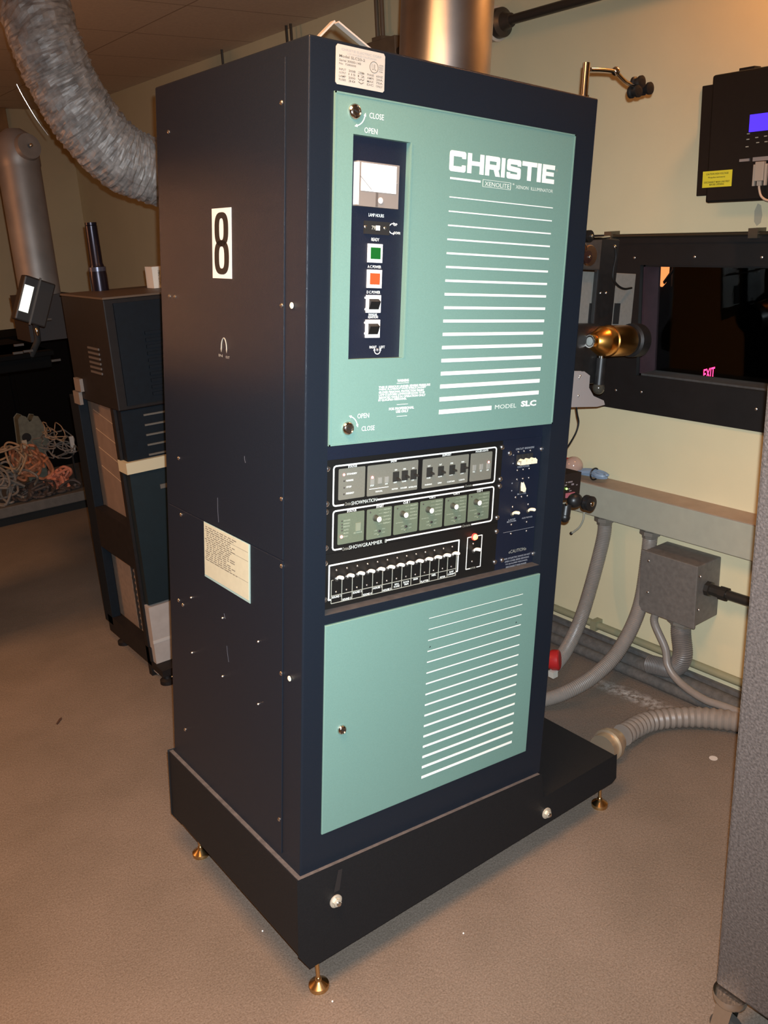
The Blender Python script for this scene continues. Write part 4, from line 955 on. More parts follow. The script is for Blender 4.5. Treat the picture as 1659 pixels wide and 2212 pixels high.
# loose tail hanging below the wireway
q = MB(); q.tube(smooth([W(1262, 1106, 0, Xs - .006), W(1260, 1122, 0, Xs - .008), W(1252, 1138, 0, Xs - .008), W(1240, 1148, 0, Xs - .01), W(1234, 1152, 0, Xs - .012)], 5), .0035, wt, 8); q.ball(W(1234, 1152, 0, Xs - .012), .006, BLACK, 8, 6)
tag(q.build('cable_tail'), 'short grey cable end drooping just below the wireway beside the console', 'cable')

# flexible conduits, corrugated with a fine spiral
liq = mat('grey_liquidtight', (.22, .19, .165), .38, var=.06, vscale=40)
def flex(name, pts, r_, label, fit=True, m_=liq, pitch=.006, amp=.035, group='flexible conduits at the port wall', k=14):
    P = smooth(pts, k); L = sum((b - a).length for a, b in zip(P, P[1:])); n_ = max(40, int(L / pitch) * 2)
    acc = [0]
    for a, b in zip(P, P[1:]): acc.append(acc[-1] + (b - a).length)
    Q = []; j = 0
    for i in range(n_ + 1):
        s = L * i / n_
        while j < len(acc) - 2 and acc[j + 1] < s: j += 1
        t = (s - acc[j]) / max(1e-9, acc[j + 1] - acc[j]); Q.append(P[j].lerp(P[j + 1], t))
    o0 = Q[-1].copy(); root = thing(name, label, 'conduit', o0, group)
    q = MB(); q.T = lambda p: p - o0; q.tube(Q, r_, m_, 18, lambda kk, w: r_ * (1 + (amp if kk % 2 else -amp))); q.build('hose_body', root)
    if fit:
        q = MB(); q.T = lambda p: p - o0
        d0 = (Q[0] - Q[3]).normalized()
        q.lathe(Q[0] + d0 * .004, -d0, [(0, r_ * 1.2), (.012, r_ * 1.2), (.013, r_ * 1.5), (.026, r_ * 1.5), (.028, r_ * 1.15), (.04, r_ * 1.1)], mat('fitting_zinc', (.30, .27, .23), .4, .6), 8); q.build('fitting', root)
    return root, Q
flex('flexible_conduit', [(1.655, .575, zB), (1.650, .575, .45), W(1274, 1275, 0, 1.60), W(1250, 1348, 0, 1.52), W(1222, 1405, 0, 1.42), W(1196, 1440, 0, 1.33)], .0235, 'grey flexible conduit dropping from the wireway to the red plug')
flex('flexible_conduit', [(1.655, .385, zB), (1.650, .388, .44), W(1382, 1310, 0, 1.585), W(1340, 1400, 0, 1.50), W(1288, 1456, 0, 1.40), W(1230, 1492, 0, 1.30), W(1172, 1512, 2, .028), W(1100, 1520, 2, .028)], .0235, 'grey flexible conduit sweeping from the wireway down to the floor behind the console')
# red plug at the end of the first conduit
rp0 = W(1203, 1428, 0, 1.315); rd = thing('red_plug', 'round red plug beside the console above the floor conduits', 'plug', rp0)
q = MB(); q.lathe((-.01, .02, .0), (.5, -.75, .1), [(-.02, .026), (0, .030), (.008, .034), (.028, .034), (.032, .029)], RED, 28); q.build('plug_body', rd)
q = MB(); q.box(-.03, -.008, -.012, .010, -.05, -.028, mat('white_tag', (.5, .48, .42), .6)); q.build('tag', rd)
q = MB(); q.tube([(-.012, .024, 0), (-.06, .12, -.02), (-.13, .22, -.08)], .014, BLACK, 12); q.build('cord', rd)

# junction box under the wireway
Xj = 1.572
jy1, jz1, jy0, jz0 = .352, .484, .152, .284
jb = thing('junction_box', 'square dark grey junction box on the wall under the wireway', 'junction box', (XW, .25, jz0))
q = MB(); q.T = lambda p: p - Vector((XW, .25, jz0)); jm = mat('junction_grey', (.125, .112, .10), .5, var=.15, vscale=60)
q.box(Xj + .004, XW, jy0, jy1, jz0, jz1, jm); q.build('box_body', jb, bevel=.004)
q = MB(); q.T = lambda p: p - Vector((XW, .25, jz0)); q.box(Xj - .004, Xj + .006, jy0 - .004, jy1 + .004, jz0 - .006, jz1 + .004, jm); q.build('cover', jb, bevel=.002)
q = MB(); q.T = lambda p: p - Vector((XW, .25, jz0))
for u, v in ((1401, 1212), (1399, 1280), (1512, 1246), (1508, 1318)): q.ball(W(u, v, 0, Xj - .005), .0045, SCREW, 10, 6, (.5, 1, 1))
q.build('cover_screw', jb)
q = MB(); q.T = lambda p: p - Vector((XW, .25, jz0)); a = W(1482, 1346, 0, Xj + .03); q.box(Xj + .02, Xj + .06, a.y - .02, a.y + .02, jz0 - .02, jz0, jm); q.build('bottom_fitting', jb)
flex('flexible_conduit', [(1.63, .232, jz0 - .004), (1.63, .234, .22), W(1474, 1418, 0, 1.625), W(1452, 1443, 0, 1.63), (1.622, .345, .062)], .031, 'thick dark flexible conduit curving from the junction box bottom to the floor', True, mat('dark_liquidtight', (.13, .115, .105), .45, var=.1, vscale=40))
flex('flexible_conduit', [(1.60, .305, jz0 - .002), (1.60, .315, .235), W(1437, 1400, 0, 1.60), W(1444, 1440, 0, 1.59), W(1470, 1475, 0, 1.585), W(1520, 1510, 0, 1.57), W(1580, 1532, 0, 1.57), (1.57, -.25, .075), (1.57, -.6, .07)], .0125, 'thin grey flexible conduit looping from the junction box along the floor', False)
cp = thing('black_conduit', 'short black conduit pipe with coupling entering the side of the junction box', 'conduit', (1.63, .15, .39))
q = MB(); q.T = lambda p: p - Vector((1.63, .15, .39)); bc = mat('black_conduit_paint', (.03, .026, .022), .35, .3)
p0 = W(1520, 1268, 0, 1.63); zc2 = p0.z
q.tube([(1.63, .151, zc2), (1.63, -1.0, zc2)], .015, bc, 18); q.build('pipe', cp)
q = MB(); q.T = lambda p: p - Vector((1.63, .15, .39)); q.lathe((1.63, .1505, zc2), (0, -1, 0), [(0, .024), (.014, .024), (.016, .018), (.045, .018), (.047, .022), (.07, .022)], bc, 8); q.build('coupling', cp)

# corrugated hose on the floor and its metal coupling at the base
hz = .034
hp = [W(1312, 1610, 2, .055), W(1345, 1588, 2, .045), W(1388, 1563, 2, .036), W(1430, 1553, 2, hz), W(1490, 1549, 2, hz), W(1550, 1553, 2, hz), W(1610, 1562, 2, hz), W(1700, 1580, 2, hz), W(1800, 1610, 2, hz)]
hs = thing('corrugated_hose', 'fat grey ribbed hose lying on the floor from the console base to the right', 'hose', hp[3])
P = smooth(hp[1:], 16); o_ = Vector(hp[3]); q = MB(); q.T = lambda p: p - o_
acc = [0]
for a, b in zip(P, P[1:]): acc.append(acc[-1] + (b - a).length)
n_ = int(acc[-1] / .0052); Q = []; j = 0
for i in range(n_ + 1):
    s = acc[-1] * i / n_
    while j < len(acc) - 2 and acc[j + 1] < s: j += 1
    Q.append(P[j].lerp(P[j + 1], (s - acc[j]) / max(1e-9, acc[j + 1] - acc[j])))
q.tube(Q, .033, mat('hose_grey', (.20, .17, .145), .45, var=.08, vscale=30), 20, lambda kk, w: .029 + .0042 * (1, .55, 0, .55)[kk % 4]); q.build('hose_body', hs)
q = MB(); q.T = lambda p: p - o_; a = w2c(hp[0]); d0 = (P[6] - hp[0]).normalized()
q.lathe(Vector(hp[0]) - d0 * .03, d0, [(0, .040), (.028, .040), (.030, .047), (.046, .047), (.048, .041), (.075, .036)], mat('coupling_zinc', (.62, .50, .36), .38, .8), 24); q.build('coupling', hs)

# bits on the floor
p = W(1541, 1638, 2, 0); tag(MB().lathe((0, 0, 0), (0, 0, 1), [(0, .012), (.0008, .012)], mat('paper_bit', (.5, .47, .43), .8), 14).build('paper_disc'), 'small round pale paper disc on the floor near the ribbed hose', 'scrap').location = p
p = W(128, 1558, 2, 0); o = tag(MB().prism([(-.022, -.002), (.012, -.004), (.022, 0), (.010, .004), (-.018, .003)], 2, 0, .003, mat('splinter_brown', (.045, .02, .012), .8)).build('splinter'), 'small dark brown splinter alone on the left of the floor', 'scrap'); o.location = p; o.rotation_euler.z = .9
cr = mat('white_crumb', (.75, .72, .68), .7)
for i, (u, v, lab) in enumerate(((1001, 2016, 'tiny white crumb on the floor in front of the console base'), (567, 2011, 'tiny white crumb on the floor left of the console front corner'), (718, 2163, 'tiny white crumb on the floor beside the front brass foot'))):
    p = W(u, v, 2, .002); tag(MB().ball((0, 0, 0), .0022, cr, 8, 6).build('crumb'), lab, 'crumb', 'crumbs on the floor').location = p

# ceiling conduit, box and hanger rods on the wall behind the console
q = MB(); za = 2.143; rodm = mat('black_pipe', (.045, .036, .028), .4, .3)
yj = .5 * (W(800, 95, 0, XW - .04).y + W(862, 95, 0, XW - .04).y); yw = abs(W(800, 95, 0, XW - .04).y - W(862, 95, 0, XW - .04).y) / 2
uj = thing('conduit_box', 'brown junction box high on the wall behind the exhaust pipe', 'junction box', (XW, yj, 2.08))
q = MB(); q.T = lambda p: p - Vector((XW, yj, 2.08)); brn = mat('brown_box_paint', (.13, .085, .05), .6, var=.1, vscale=30)
q.box(XW - .06, XW, yj - yw, yj + yw, 2.05, 2.185, brn); q.build('box_body', uj, bevel=.003)
q = MB(); q.T = lambda p: p - Vector((XW, yj, 2.08))
for dy in (.012, -.02): q.tube([(XW - .03, yj + .04 + dy, 2.18), (XW - .03, yj + .04 + dy, ZC)], .009, brn, 12)
q.box(XW - .05, XW, yj + .005, yj + .065, 2.18, 2.20, brn); q.build('riser', uj)
rd = thing('wall_pipe', 'black pipe with a pale flange running along the wall right of the exhaust pipe', 'pipe', (XW - .04, .7, za))
q = MB(); q.T = lambda p: p - Vector((XW - .04, .7, za)); p0 = W(1100, 44, 0, XW - .04); za2 = p0.z
q.tube([(XW - .04, yj - yw, za2), (XW - .04, -2.0, za2)], .015, rodm, 16); q.build('pipe_body', rd)
p0 = W(1086, 50, 0, XW - .04); p0.y -= .03; q = MB(); q.T = lambda p: p - Vector((XW - .04, .7, za)); q.lathe((XW - .04, p0.y + .085, za2), (0, -1, 0), [(0, .050), (.030, .054), (.034, .046)], mat('pale_flange', (.45, .42, .36), .5), 28); q.build('flange', rd)
q = MB(); q.T = lambda p: p - Vector((XW - .04, .7, za)); q.lathe((XW - .04, p0.y + .050, za2), (0, -1, 0), [(0, .046), (.022, .045), (.030, .030), (.06, .021)], rodm, 28); q.build('hub', rd)
for u, lab in ((619, 'thin dark rod hanging from the ceiling above the console back edge, left of its pair'), (629, 'thin dark rod hanging from the ceiling above the console back edge, right of its pair'), (481, 'thin dark rod hanging from the ceiling beyond the console far top corner')):
    p = W(u, 70 if u > 500 else 130, 0, XW - .05); o = tag(MB().tube([(0, 0, -.18), (0, 0, ZC - p.z)], .006, rodm, 8).build('hanger_rod'), lab, 'rod', 'hanger rods on the ceiling'); o.location = p

# ================================================================= BEHIND, ON THE LEFT
lx, ly = .350, 1.505
c2 = thing('projection_rack', 'second dark blue console with a cream label strip, standing behind on the left', 'machine', (lx, ly, 0))
c2m = mat('blue_rack_paint', (.0024,.005,.0085), .6, spec=.2, var=.15, vscale=60); c2d = mat('dark_rack_side', (.0075,.0055,.0052), .6, spec=.25, var=.2, vscale=40)
O2 = Vector((lx, ly, 0))
def m2(): q = MB(); q.T = lambda p: p - O2; return q
ZT = 1.347
q = m2(); q.box(lx, 1.12, ly, 1.90, .985, ZT - .006, c2d); q.build('lamphouse', c2, bevel=.004)
q = m2(); q.box(lx - .002, 1.12, ly - .004, 1.90, ZT - .006, ZT, mat('rack_top_brown', (.085, .055, .035), .5)); q.build('top_cover', c2)
q = m2(); q.box(lx + .03, 1.12, ly - .006, ly + .002, 1.0, ZT - .02, c2m)
for i in range(10):
    z = 1.22 - i * .022; q.box(lx + .12, 1.1, ly - .011, ly - .006, z, z + .010, c2m)
q.build('lamphouse_door', c2)
slat = mat('pale_slat', (.085, .075, .062), .6)
q = m2(); q.box(lx + .01, 1.12, ly + .012, ly + .05, .775, .982, c2m)
for i in range(5):
    z = .955 - i * .034; q.box(lx + .085, 1.1, ly + .007, ly + .012, z, z + .006, slat)
q.build('louvre_panel', c2)
zs0, zs1 = W(265, 1028, 1, ly).z, W(262, 1003, 1, ly).z
q = m2(); q.box(lx - .003, 1.12, ly - .004, ly + .07, zs0, zs1, mat('cream_strip', (.43,.375,.25), .6)); q.build('label_strip', c2)['label'] = 'cream label strip'
q = m2(); q.box(lx + .01, 1.12, ly + .012, ly + .05, .29, zs0, mat('teal_dark_rack', (.0022,.0085,.012), .5, var=.1, vscale=50)); q.box(lx + .11, 1.0, ly + .008, ly + .012, zs0 - .075, zs0 - .060, slat); q.build('lower_panel', c2)
q = m2(); zq = W(310, 1312, 1, ly + .03).z; q.box(lx + .008, .95, ly + .012, ly + .05, .018, zq, mat('plain_grey_plate', (.30,.26,.235), .6, var=.06, vscale=40)); q.box(lx + .0065, .95, ly + .010, ly + .0125, .14, .152, mat('plate_seam', (.38, .34, .31), .6)); q.build('kick_plate', c2)
# open side frame
q = m2(); q.box(lx, lx + .035, 1.90, 1.985, .08, .985, c2m); q.build('rear_post', c2, bevel=.002)
q = m2(); q.box(lx, lx + .03, ly + .05, ly + .075, .0, .985, c2d); q.build('front_post', c2)
q = m2(); a = W(232, 1112, 0, lx).z; b = W(240, 1170, 0, lx).z; q.box(lx, lx + .04, ly + .075, 1.90, b - .05, a, c2d); q.build('middle_rail', c2)
q = m2(); q.box(lx, lx + .04, ly + .04, 1.95, .045, .115, c2d); q.build('bottom_rail', c2)
card = mat('brown_board', (.15,.10,.07), .8, var=.1, vscale=20)
q = m2(); q.box(lx + .045, lx + .055, ly + .075, 1.93, .55, .98, card)
for i in range(4): q.obox((lx + .044, 1.72, .70 + i * .07), (0, .16, .025), (.0006, 0, 0), (0, 0, .0012), mat('board_crease', (.34, .24, .15), .8))
q.build('side_board', c2)
q = m2(); tanp = mat('tan_louvre_board', (.17,.125,.095), .8, var=.12, vscale=60)
q.box(lx + .045, lx + .052, ly + .075, 1.72, .11, .55, tanp); q.box(lx + .045, lx + .052, 1.745, 1.93, .11, .55, tanp); q.build('lower_side_board', c2)
q = m2(); q.box(lx + .046, lx + .06, 1.72, 1.745, .11, .55, MATTE)
for i in range(18): q.box(lx + .042, lx + .047, 1.712, 1.722 if i % 2 else 1.735, .12 + i * .024, .132 + i * .024, MATTE)
q.build('toothed_rail', c2)
q = m2()
for i in range(6): q.box(lx - .004, lx, 1.60, 1.70, 1.175 - i * .016, 1.182 - i * .016, mat('vent_edge', (.085, .07, .06), .5))
q.build('side_vent', c2)
q = m2()
for y_, z_ in ((1.84, 1.035), (1.87, .985)): q.box(lx - .012, lx, y_ - .03, y_ + .03, z_ - .02, z_ + .025, mat('bare_metal_tab', (.20, .165, .14), .5, .3))
q.build('latch', c2)
for wx, wy in ((.372, 1.47), (.378, 1.885), (1.05, 1.52), (1.05, 1.88)):
    q = m2(); q.lathe((wx, wy, 0), (0, 0, 1), [(0, .026), (.014, .026), (.02, .014), (.05, .009)], c2d, 18); q.ball((wx + .012, wy - .016, .026), .005, CHROME, 8, 6); q.build('foot', c2)
# stub rail so the front feet carry the frame
q = m2(); q.box(lx, 1.12, 1.45, ly + .05, .035, .06, c2d); q.build('foot_rail', c2)

p = W(212, 627, 2, ZT); p.y = min(p.y, 1.87); fl = thing('flashlight', 'dark metal flashlight standing head down on the second console', 'flashlight', (p.x, p.y, ZT))
hgt = .222; fm = mat('flashlight_anodized', (.018, .014, .022), .3, .6)
q = MB(); q.lathe((0, 0, 0), (0, 0, 1), [(0, .030), (.05, .030), (.066, .0285)], fm, 26); q.build('head', fl)
q = MB(); q.lathe((0, 0, .066), (0, 0, 1), [(0, .0295), (.014, .0295)], mat('flashlight_ring', (.09, .09, .12), .3, .6), 26); q.build('ring', fl)
q = MB(); q.lathe((0, 0, .08), (0, 0, 1), [(0, .0255), (.012, .0215), (.137, .0200), (.1385, .018), (.1395, .0195), (.148, .0195)], fm, 26); q.build('handle', fl)
p = W(334, 621, 2, ZT); p = Vector((p.x, min(p.y, 1.75), ZT)); sb = thing('small_carton', 'small white carton with a red end on the second console', 'box', p)
q = MB(); q.box(-.020, .022, -.03, .03, 0, .072, mat('white_carton', (.62, .56, .48), .7)); q.text('UNITED LAMPS', -.045, .005, .02, .03, 0, INK, .02, P=lambda k: (k[2] - .02, -.0304, k[0] + .055)); q.build('carton_body', sb)
q = MB(); q.box(.022, .034, -.03, .03, 0, .072, mat('red_card', (.35, .03, .015), .7)); q.build('red_end', sb)

# flexible foil duct
yd_ = 1.62
dp = [W(52, -118, 1, yd_ + .06), W(60, -60, 1, yd_ + .05), W(88, 60, 1, yd_), W(130, 165, 1, yd_), W(187, 262, 1, yd_), W(255, 335, 1, yd_), W(336, 372, 1, yd_)]
dp += [dp[-1] + Vector((.14, 0, -.03)), dp[-1] + Vector((.26, .02, -.10)), Vector((dp[-1].x + .31, yd_ + .05, ZT + .002))]
for k in dp: k.z = min(k.z, ZC - .004)
Q = smooth(dp, 26); n_ = len(Q)
du = thing('flexible_duct', 'crumpled silver flexible duct curving down from the ceiling behind the console', 'duct', Q[-1])
random.seed(11)
nz = [[random.uniform(-1, 1) for _ in range(36)] for _ in range(n_)]
def duct_r(kk, w):
    i = int(round(w / (2 * PI) * 36)) % 36
    v = .5 * nz[kk][i] + .25 * (nz[max(0, kk - 1)][i] + nz[kk][(i + 1) % 36])
    return .102 + .0014 * math.sin(kk * 1.35) + .0062 * v
q = MB(); o_ = Q[-1].copy(); q.T = lambda p: p - o_; q.tube(Q, .1, FOIL, 36, duct_r, caps=False); q.sm = [False] * len(q.sm); q.build('duct_body', du)
q = MB(); q.T = lambda p: p - o_; q.lathe(Q[-1] + Vector((0, 0, 0)), (0, 0, 1), [(0, .108), (.03, .108), (.032, .1)], GALV, 32, False); q.build('duct_collar', du)
# bright wire beside it
q = MB(); wp = [W(u, v, 1, 1.68) for u, v in ((36, 182), (44, 198), (54, 216), (68, 240), (84, 265), (104, 292))]
tag(q.tube(smooth(wp, 6), .0014, CHROME, 6).build('steel_wire'), 'thin shiny wire running along the underside of the silver flexible duct', 'wire')

# rigid steel duct with a domed cap on the left edge
ys = 2.75
a = W(50, 350, 1, ys); 
sd = thing('steel_duct', 'vertical steel duct with a round cap at the left edge', 'duct', (a.x - .02, ys, 1.30))
q = MB(); dull = mat('dull_galvanized', (.26, .23, .205), .5, .5, var=.15, vscale=8)
q.lathe((0, 0, 0), (0, 0, 1), [(0, .085), (.51, .085), (.515, .088), (.56, .088), (.60, .080), (.64, .060), (.66, .03)], dull, 36); q.build('duct_body', sd)
q = MB(); q.lathe((.02, -.05, .58), (.25, -1, .2), [(.02, .055), (.04, .05), (.042, .03), (.038, .008)], dull, 24, False); q.ball((.034, -.095, .59), .008, CHROME, 10, 6); q.build('cap', sd)

zt3 = W(60, 760, 1, 2.35).z
q = MB(); q.box(-.10, .10, -.10, .10, zt3 - 1.30 + .001, 0, mat('brown_duct_base', (.018, .012, .010), .6)); q.build('duct_base', sd)

# small monitor on an arm
pm = W(56, 645, 1, 2.25); mo = thing('monitor', 'small tilted monitor with a bright white screen at the left edge', 'monitor', (pm.x, 2.25, pm.z - .10))
O3 = Vector((pm.x, 2.25, pm.z - .10)); Ri = Matrix.Rotation(.40, 3, 'Y')
def m3(rot=True): q = MB(); q.T = lambda p: (Ri @ p if rot else p) + Vector((0, 0, .10)); return q
q = m3(); q.box(-.022, .095, -.001, .055, -.085, .085, mat('monitor_case', (.02, .016, .014), .45)); q.build('case', mo, bevel=.006)
q = m3(); q.box(-.016, .018, -.0035, -.0005, -.050, .050, mat('lit_screen', (.7, .75, .7), .4, emit=(.95, 1.0, .86), estr=1.1)); q.build('screen', mo)
q = m3(); q.box(.030, .036, -.008, .0, -.09, .09, mat('monitor_edge', (.10, .09, .08), .4)); q.build('edge_strip', mo)
q = m3(False); q.tube([(.03, .03, -.08), (.03, .04, -.16), (.0, .06, -.22)], .012, MATTE, 10); q.ball((.02, .0, -.125), .011, CHROME, 10, 6, (.6, .6, 1.6)); q.build('arm', mo)
# dark film rack carrying the monitor
x0, x1 = -.35, W(132, 800, 1, 2.35).x
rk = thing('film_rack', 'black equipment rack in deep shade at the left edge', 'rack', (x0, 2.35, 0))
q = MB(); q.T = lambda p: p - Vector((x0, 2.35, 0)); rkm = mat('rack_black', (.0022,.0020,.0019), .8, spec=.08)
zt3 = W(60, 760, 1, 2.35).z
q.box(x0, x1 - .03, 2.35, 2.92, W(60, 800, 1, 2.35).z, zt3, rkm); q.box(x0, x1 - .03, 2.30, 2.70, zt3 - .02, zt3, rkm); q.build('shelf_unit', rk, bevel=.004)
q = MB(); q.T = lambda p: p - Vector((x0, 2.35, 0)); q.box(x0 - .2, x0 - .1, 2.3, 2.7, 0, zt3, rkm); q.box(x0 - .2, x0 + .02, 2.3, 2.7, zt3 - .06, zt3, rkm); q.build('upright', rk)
MB().tube([Vector((pm.x, 2.31, pm.z - .22)), Vector((pm.x, 2.36, zt3 - .01))], .010, MATTE, 8).build('arm_stub', None)
o = bpy.data.objects['arm_stub']; o.parent = mo; o.matrix_parent_inverse = Matrix.Translation(-O3)
for u, v in ((40, 745), (38, 762), (60, 758), (120, 778), (100, 690)): p = W(u, v, 1, 2.298); q = MB(); q.T = lambda p: p - Vector((x0, 2.35, 0)); q.box(p.x - .018, p.x + .018, 2.290, 2.30, p.z - .004, p.z + .004, mat('rack_trim', (.07, .055, .045), .5, .4)); q.build('rail_clip', rk)

# low platform with a heap of cables, black cabinet behind it
yP = 3.76
pl = thing('low_platform', 'low dark grey platform on the floor under the heap of cables', 'platform', (-.6, yP, 0))
q = MB(); q.T = lambda p: p - Vector((-.6, yP, 0)); q.box(-.6, 1.15, yP, 4.45, .055, .115, mat('platform_grey', (.085, .078, .07), .7, var=.15, vscale=30)); q.build('deck', pl, bevel=.006)
q = MB(); q.T = lambda p: p - Vector((-.6, yP, 0)); q.box(-.58, 1.13, yP + .04, 4.43, 0, .055, MATTE); q.build('plinth', pl)
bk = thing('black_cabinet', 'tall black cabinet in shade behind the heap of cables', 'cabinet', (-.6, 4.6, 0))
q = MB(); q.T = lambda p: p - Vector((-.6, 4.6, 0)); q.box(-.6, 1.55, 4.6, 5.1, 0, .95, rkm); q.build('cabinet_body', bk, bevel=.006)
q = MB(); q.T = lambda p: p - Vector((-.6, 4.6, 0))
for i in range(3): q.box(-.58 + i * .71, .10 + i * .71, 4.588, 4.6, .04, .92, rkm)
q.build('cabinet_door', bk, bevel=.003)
random.seed(5)
def coil(name, u, v, y, r_, n, th, col, label, squash=.55, group='cables heaped on the low platform'):
    c0 = W(u, v, 1, y); m_ = mat(col[0], col[1], .65); q = MB(); pts = []
    w = random.random() * 6; cx = cz = 0; tilt = .5
    for i in range(n * 9):
        if i % 11 == 0:
            cx = random.uniform(-.75, .75) * r_; cz = random.uniform(-.6, .6) * r_ * squash; tilt = random.uniform(-1.2, 1.2); rr = r_ * random.uniform(.28, .75)
        w += .75 * random.uniform(.7, 1.3)
        a, b = rr * math.cos(w), rr * math.sin(w)
        pts.append(Vector((cx + a * math.cos(tilt) - b * math.sin(tilt) * .5, random.uniform(-.05, .05) + .4 * b, cz + (a * math.sin(tilt) + b) * squash)))
    for k in pts: k.z = max(k.z, .118 + th - c0.z)
    q.tube(smooth(pts, 4), th, m_, 7); o = tag(q.build(name), label, 'cable', group); o.location = c0; return o
ORG = ('orange_cord', (.40, .15, .07)); TANC = ('tan_cord', (.30, .20, .12)); GRC = ('grey_cord', (.16, .14, .12)); DKC = ('dark_cord', (.05, .038, .034)); PKC = ('pink_orange_cord', (.50, .17, .10))
coil('extension_cord', 60, 1000, 3.93, .105, 16, .0085, ORG, 'orange cord coiled in the middle of the cable heap', .75)
coil('extension_cord', 122, 1030, 3.90, .085, 15, .0085, PKC, 'pinkish orange cord bunched at the right of the cable heap', .9)
coil('rope', 50, 990, 3.88, .12, 6, .006, TANC, 'tan rope looped over the orange cord in the cable heap', .7)
coil('rope', 120, 965, 3.97, .13, 8, .004, GRC, 'thin grey cord strewn across the top right of the cable heap', .55)
coil('power_cable', 18, 1045, 3.85, .12, 10, .007, GRC, 'grey cable looped at the left end of the cable heap', .9)
coil('power_cable', 70, 1062, 3.85, .12, 12, .008, DKC, 'dark cable tangled low at the front of the cable heap', .4)
coil('power_cable', 130, 1062, 3.86, .10, 10, .008, DKC, 'dark cable tangled low beside the second console', .5)
coil('thin_wire', 108, 925, 3.95, .075, 4, .003, TANC, 'thin pale wire looping up at the top of the cable heap', .9)
# grey-green machine part standing in the heap
c0 = W(66, 955, 1, 4.05); mp_ = thing('motor_casting', 'grey-green metal casting with two lobes standing in the cable heap', 'machine part', c0)
poly = [(p.x - c0.x, p.z - c0.z) for p in (W(u, v, 1, 4.05) for u, v in ((37, 905), (43, 897), (52, 900), (60, 912), (66, 908), (70, 898), (78, 899), (86, 912), (96, 925), (100, 960), (92, 985), (50, 985), (44, 960)))]
gg = mat('grey_green_casting', (.105, .105, .075), .6, var=.2, vscale=40)
q = MB(); q.prism(poly, 1, -.03, .06, gg); q.build('casting_body', mp_, bevel=.004)
q = MB(); a = W(54, 943, 1, 4.05) - c0; q.lathe(a + Vector((0, -.029, 0)), (0, -1, 0), [(0, .026), (.003, .026), (.004, .02)], MATTE, 18); q.build('bore', mp_)
q = MB(); a = W(50, 956, 1, 4.05) - c0; q.box(a.x - .015, a.x + .012, -.036, -.03, a.z - .03, a.z + .02, mat('pale_tag', (.40, .32, .22), .7)); q.build('tag', mp_)
q = MB(); q.box(-.05, .06, -.02, .05, .12 - c0.z, poly[9][1] - .03, gg); q.build('support_leg', mp_)
c0 = W(156, 960, 1, 3.95); o = tag(MB().box(-.012, .012, -.006, .006, -.05, .05, mat('white_plastic_bit', (.45, .42, .38), .6)).box(-.014, -.006, -.006, .006, -.30, -.05, MATTE).build('plug_strip'), 'small pale plug strip standing behind the second console rear post', 'plug'); o.location = c0

# ================================================================= GREY CABINET NEAR THE CAMERA, RIGHT
ex, ey = .58, -.586
gm = mat('hammered_grey', (.075,.0655,.062), .5, var=.35, vscale=210, bump=.8, bscale=240, detail=2)
gc = thing('equipment_cabinet', 'grey speckled metal cabinet standing close at the right edge', 'cabinet', (ex, ey, 0))
q = MB(); q.box(0, .62, -.72, 0, .125, 1.52, gm); q.build('cabinet_body', gc, bevel=.006)
def caster(dx, dy):
    r_ = empty('caster'); r_.parent = gc; r_.location = (dx, dy, 0)
    q = MB(); q.lathe((-.011, 0, .034), (1, 0, 0), [(0, .028), (.003, .034), (.019, .034), (.022, .028)], mat('caster_rubber', (.05, .045, .04), .4), 26); q.build('wheel', r_)
    q = MB()
    q.lathe((0, 0, .118), (0, 0, 1), [(-.020, .022), (-.012, .030), (0, .032), (.006, .032)], CHROME, 24)
    for s2 in (-1, 1): q.obox((s2 * .0155, .006, .068), (.0015, 0, 0), (0, .016, 0), (0, -.006, .038), CHROME)
    q.lathe((-.02, 0, .034), (1, 0, 0), [(0, .007), (.04, .007)], CHROME, 12); q.build('fork', r_)
caster(.006, -.03); caster(.58, -.03); caster(.03, -.69); caster(.58, -.69)

# ================================================================= THE DARK AUDITORIUM BEYOND THE PORT
aud = mat('auditorium_black', (.010, .008, .009), .9)
YA = 12.0
S('wall_auditorium', MB().box(2.2, 34, YA, YA + .2, -7, 5, aud))
S('floor_auditorium', MB().box(1.9, 34, -8, YA, -7.2, -7, aud))
S('ceiling_auditorium', MB().box(1.9, 34, -8, YA, 4.8, 5, aud))
S('wall_screen', MB().box(34, 34.2, -8, YA, -7, 5, aud))
c0 = W(1533, 806, 1, YA - .1); a = W(1521, 806, 1, YA - .1); b = W(1545, 806, 1, YA - .1)
es = thing('exit_sign', 'glowing red exit sign seen through the port window', 'sign', (c0.x, YA, c0.z))
hw = abs(b.x - a.x) / 2; hh = abs(W(1533, 796, 1, YA - .1).z - W(1533, 817, 1, YA - .1).z) / 2
q = MB(); q.box(-hw * 1.25, hw * 1.25, -.08, 0, -hh * 1.35, hh * 1.35, mat('exit_housing', (.03, .01, .012), .6)); q.build('housing', es)
q = MB(); q.text('EXIT', -hw, hw, -hh, hh, -.081, mat('exit_red', (.8, .05, .1), .5, emit=(1.0, .035, .16), estr=5.), .02, th=.002); q.build('sign_lettering', es)
c0 = W(1437, 592, 1, YA - .1); hw = abs(W(1428, 592, 1, YA - .1).x - W(1446, 592, 1, YA - .1).x) / 2; hh = abs(W(1437, 560, 1, YA - .1).z - W(1437, 615, 1, YA - .1).z) / 2
sco = thing('wall_sconce', 'orange glowing wall sconce seen through the top left of the port window', 'lamp', (c0.x, YA, c0.z))
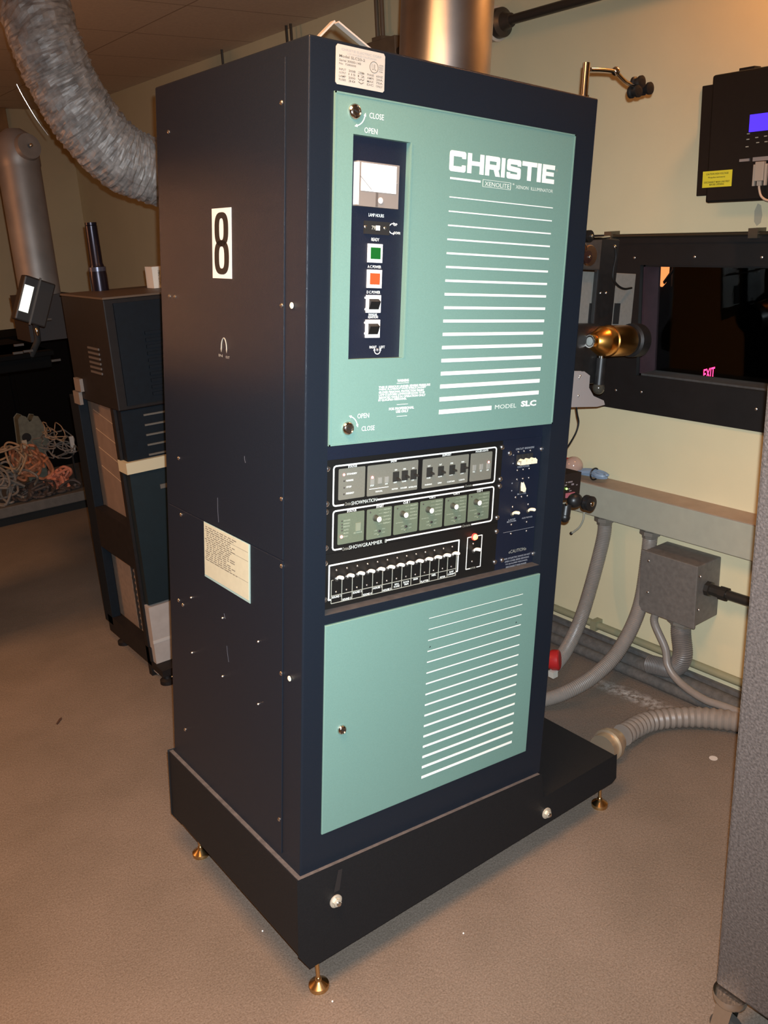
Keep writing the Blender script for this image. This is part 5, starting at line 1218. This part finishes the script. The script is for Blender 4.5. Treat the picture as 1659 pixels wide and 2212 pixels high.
q = MB(); q.lathe((0, -.02, hh), (0, 0, -1), [(0, hw), (hh * 1.1, hw * .95), (hh * 1.7, hw * .6), (hh * 2, hw * .15)], mat('sconce_glass', (.8, .35, .12), .5, emit=(1.0, .30, .09), estr=1.6), 24); q.build('shade', sco)
q = MB(); q.obox((0, -hw - .06, -.02), (hw * 1.25, 0, hh * .55), (0, .02, 0), (-hw * .10, 0, hh * .09), MATTE); q.obox((hw * .80, -hw - .05, 0), (hw * .10, 0, 0), (0, .02, 0), (0, 0, hh), MATTE); q.build('band', sco)

# ================================================================= LIGHTS
def light(name, kind, loc, power, color, size=.1, rot=(0, 0, 0), sy=None):
    l = bpy.data.lights.new(name, kind); l.energy = power; l.color = color
    if kind == 'AREA':
        l.size = size
        if sy: l.shape = 'RECTANGLE'; l.size_y = sy
    else: l.shadow_soft_size = size
    o = bpy.data.objects.new(name, l); COL.objects.link(o); o.location = loc; o.rotation_euler = rot; return o
right, up = MW[0], -Vector(MW[1])
fl_ = light('phone_flash', 'SPOT', CAM + Vector(right) * .012 + up * .03, 318, (.87, .97, 1.05), .006)
fl_.data.spot_size = math.radians(97); fl_.data.spot_blend = 1.0
fl_.rotation_euler = (Vector(MW[2]) - up * .10).to_track_quat('-Z', 'Y').to_euler()
def downlight(name, loc, power, size, color=(1.0, .50, .20), spread=150):
    o = light(name, 'AREA', loc, power, color, size); o.data.spread = math.radians(spread); return o
light('ceiling_lamp_right', 'POINT', (1.42, -.16, 2.30), 11, (1.0, .44, .15), .05)
downlight('ceiling_lamp_middle', (-.40, -.36, 2.33), 46, .8, (1.0, .50, .20))
downlight('ceiling_lamp_left', (-1.5, 2.4, 2.33), 34, .3, (1.0, .47, .18))
light('panel_sheen_light', 'POINT', (-.70, 2.42, 1.535), 13, (1.0, .42, .18), .06)  # unseen warm light added to throw a sheen on the console's left side
wd = bpy.data.worlds.new('dim_room'); SC.world = wd; wd.use_nodes = True
wd.node_tree.nodes['Background'].inputs['Color'].default_value = (.9, .6, .4, 1); wd.node_tree.nodes['Background'].inputs['Strength'].default_value = .0

# ================================================================= CAMERA
cam = bpy.data.cameras.new('camera'); co = bpy.data.objects.new('camera', cam); COL.objects.link(co)
cam.sensor_fit = 'VERTICAL'; cam.sensor_height = 36; cam.lens = F / 2212 * 36; cam.clip_start = .02; cam.clip_end = 100
r0, r1, r2 = Vector(MW[0]), -Vector(MW[1]), -Vector(MW[2])
m4 = Matrix(((r0.x, r1.x, r2.x, CAM.x), (r0.y, r1.y, r2.y, CAM.y), (r0.z, r1.z, r2.z, CAM.z), (0, 0, 0, 1)))
co.matrix_world = m4
SC.camera = co
vs = SC.view_settings; vs.view_transform = 'Standard'; vs.look = 'None'; vs.gamma = 1; vs.exposure = 0; vs.use_curve_mapping = False
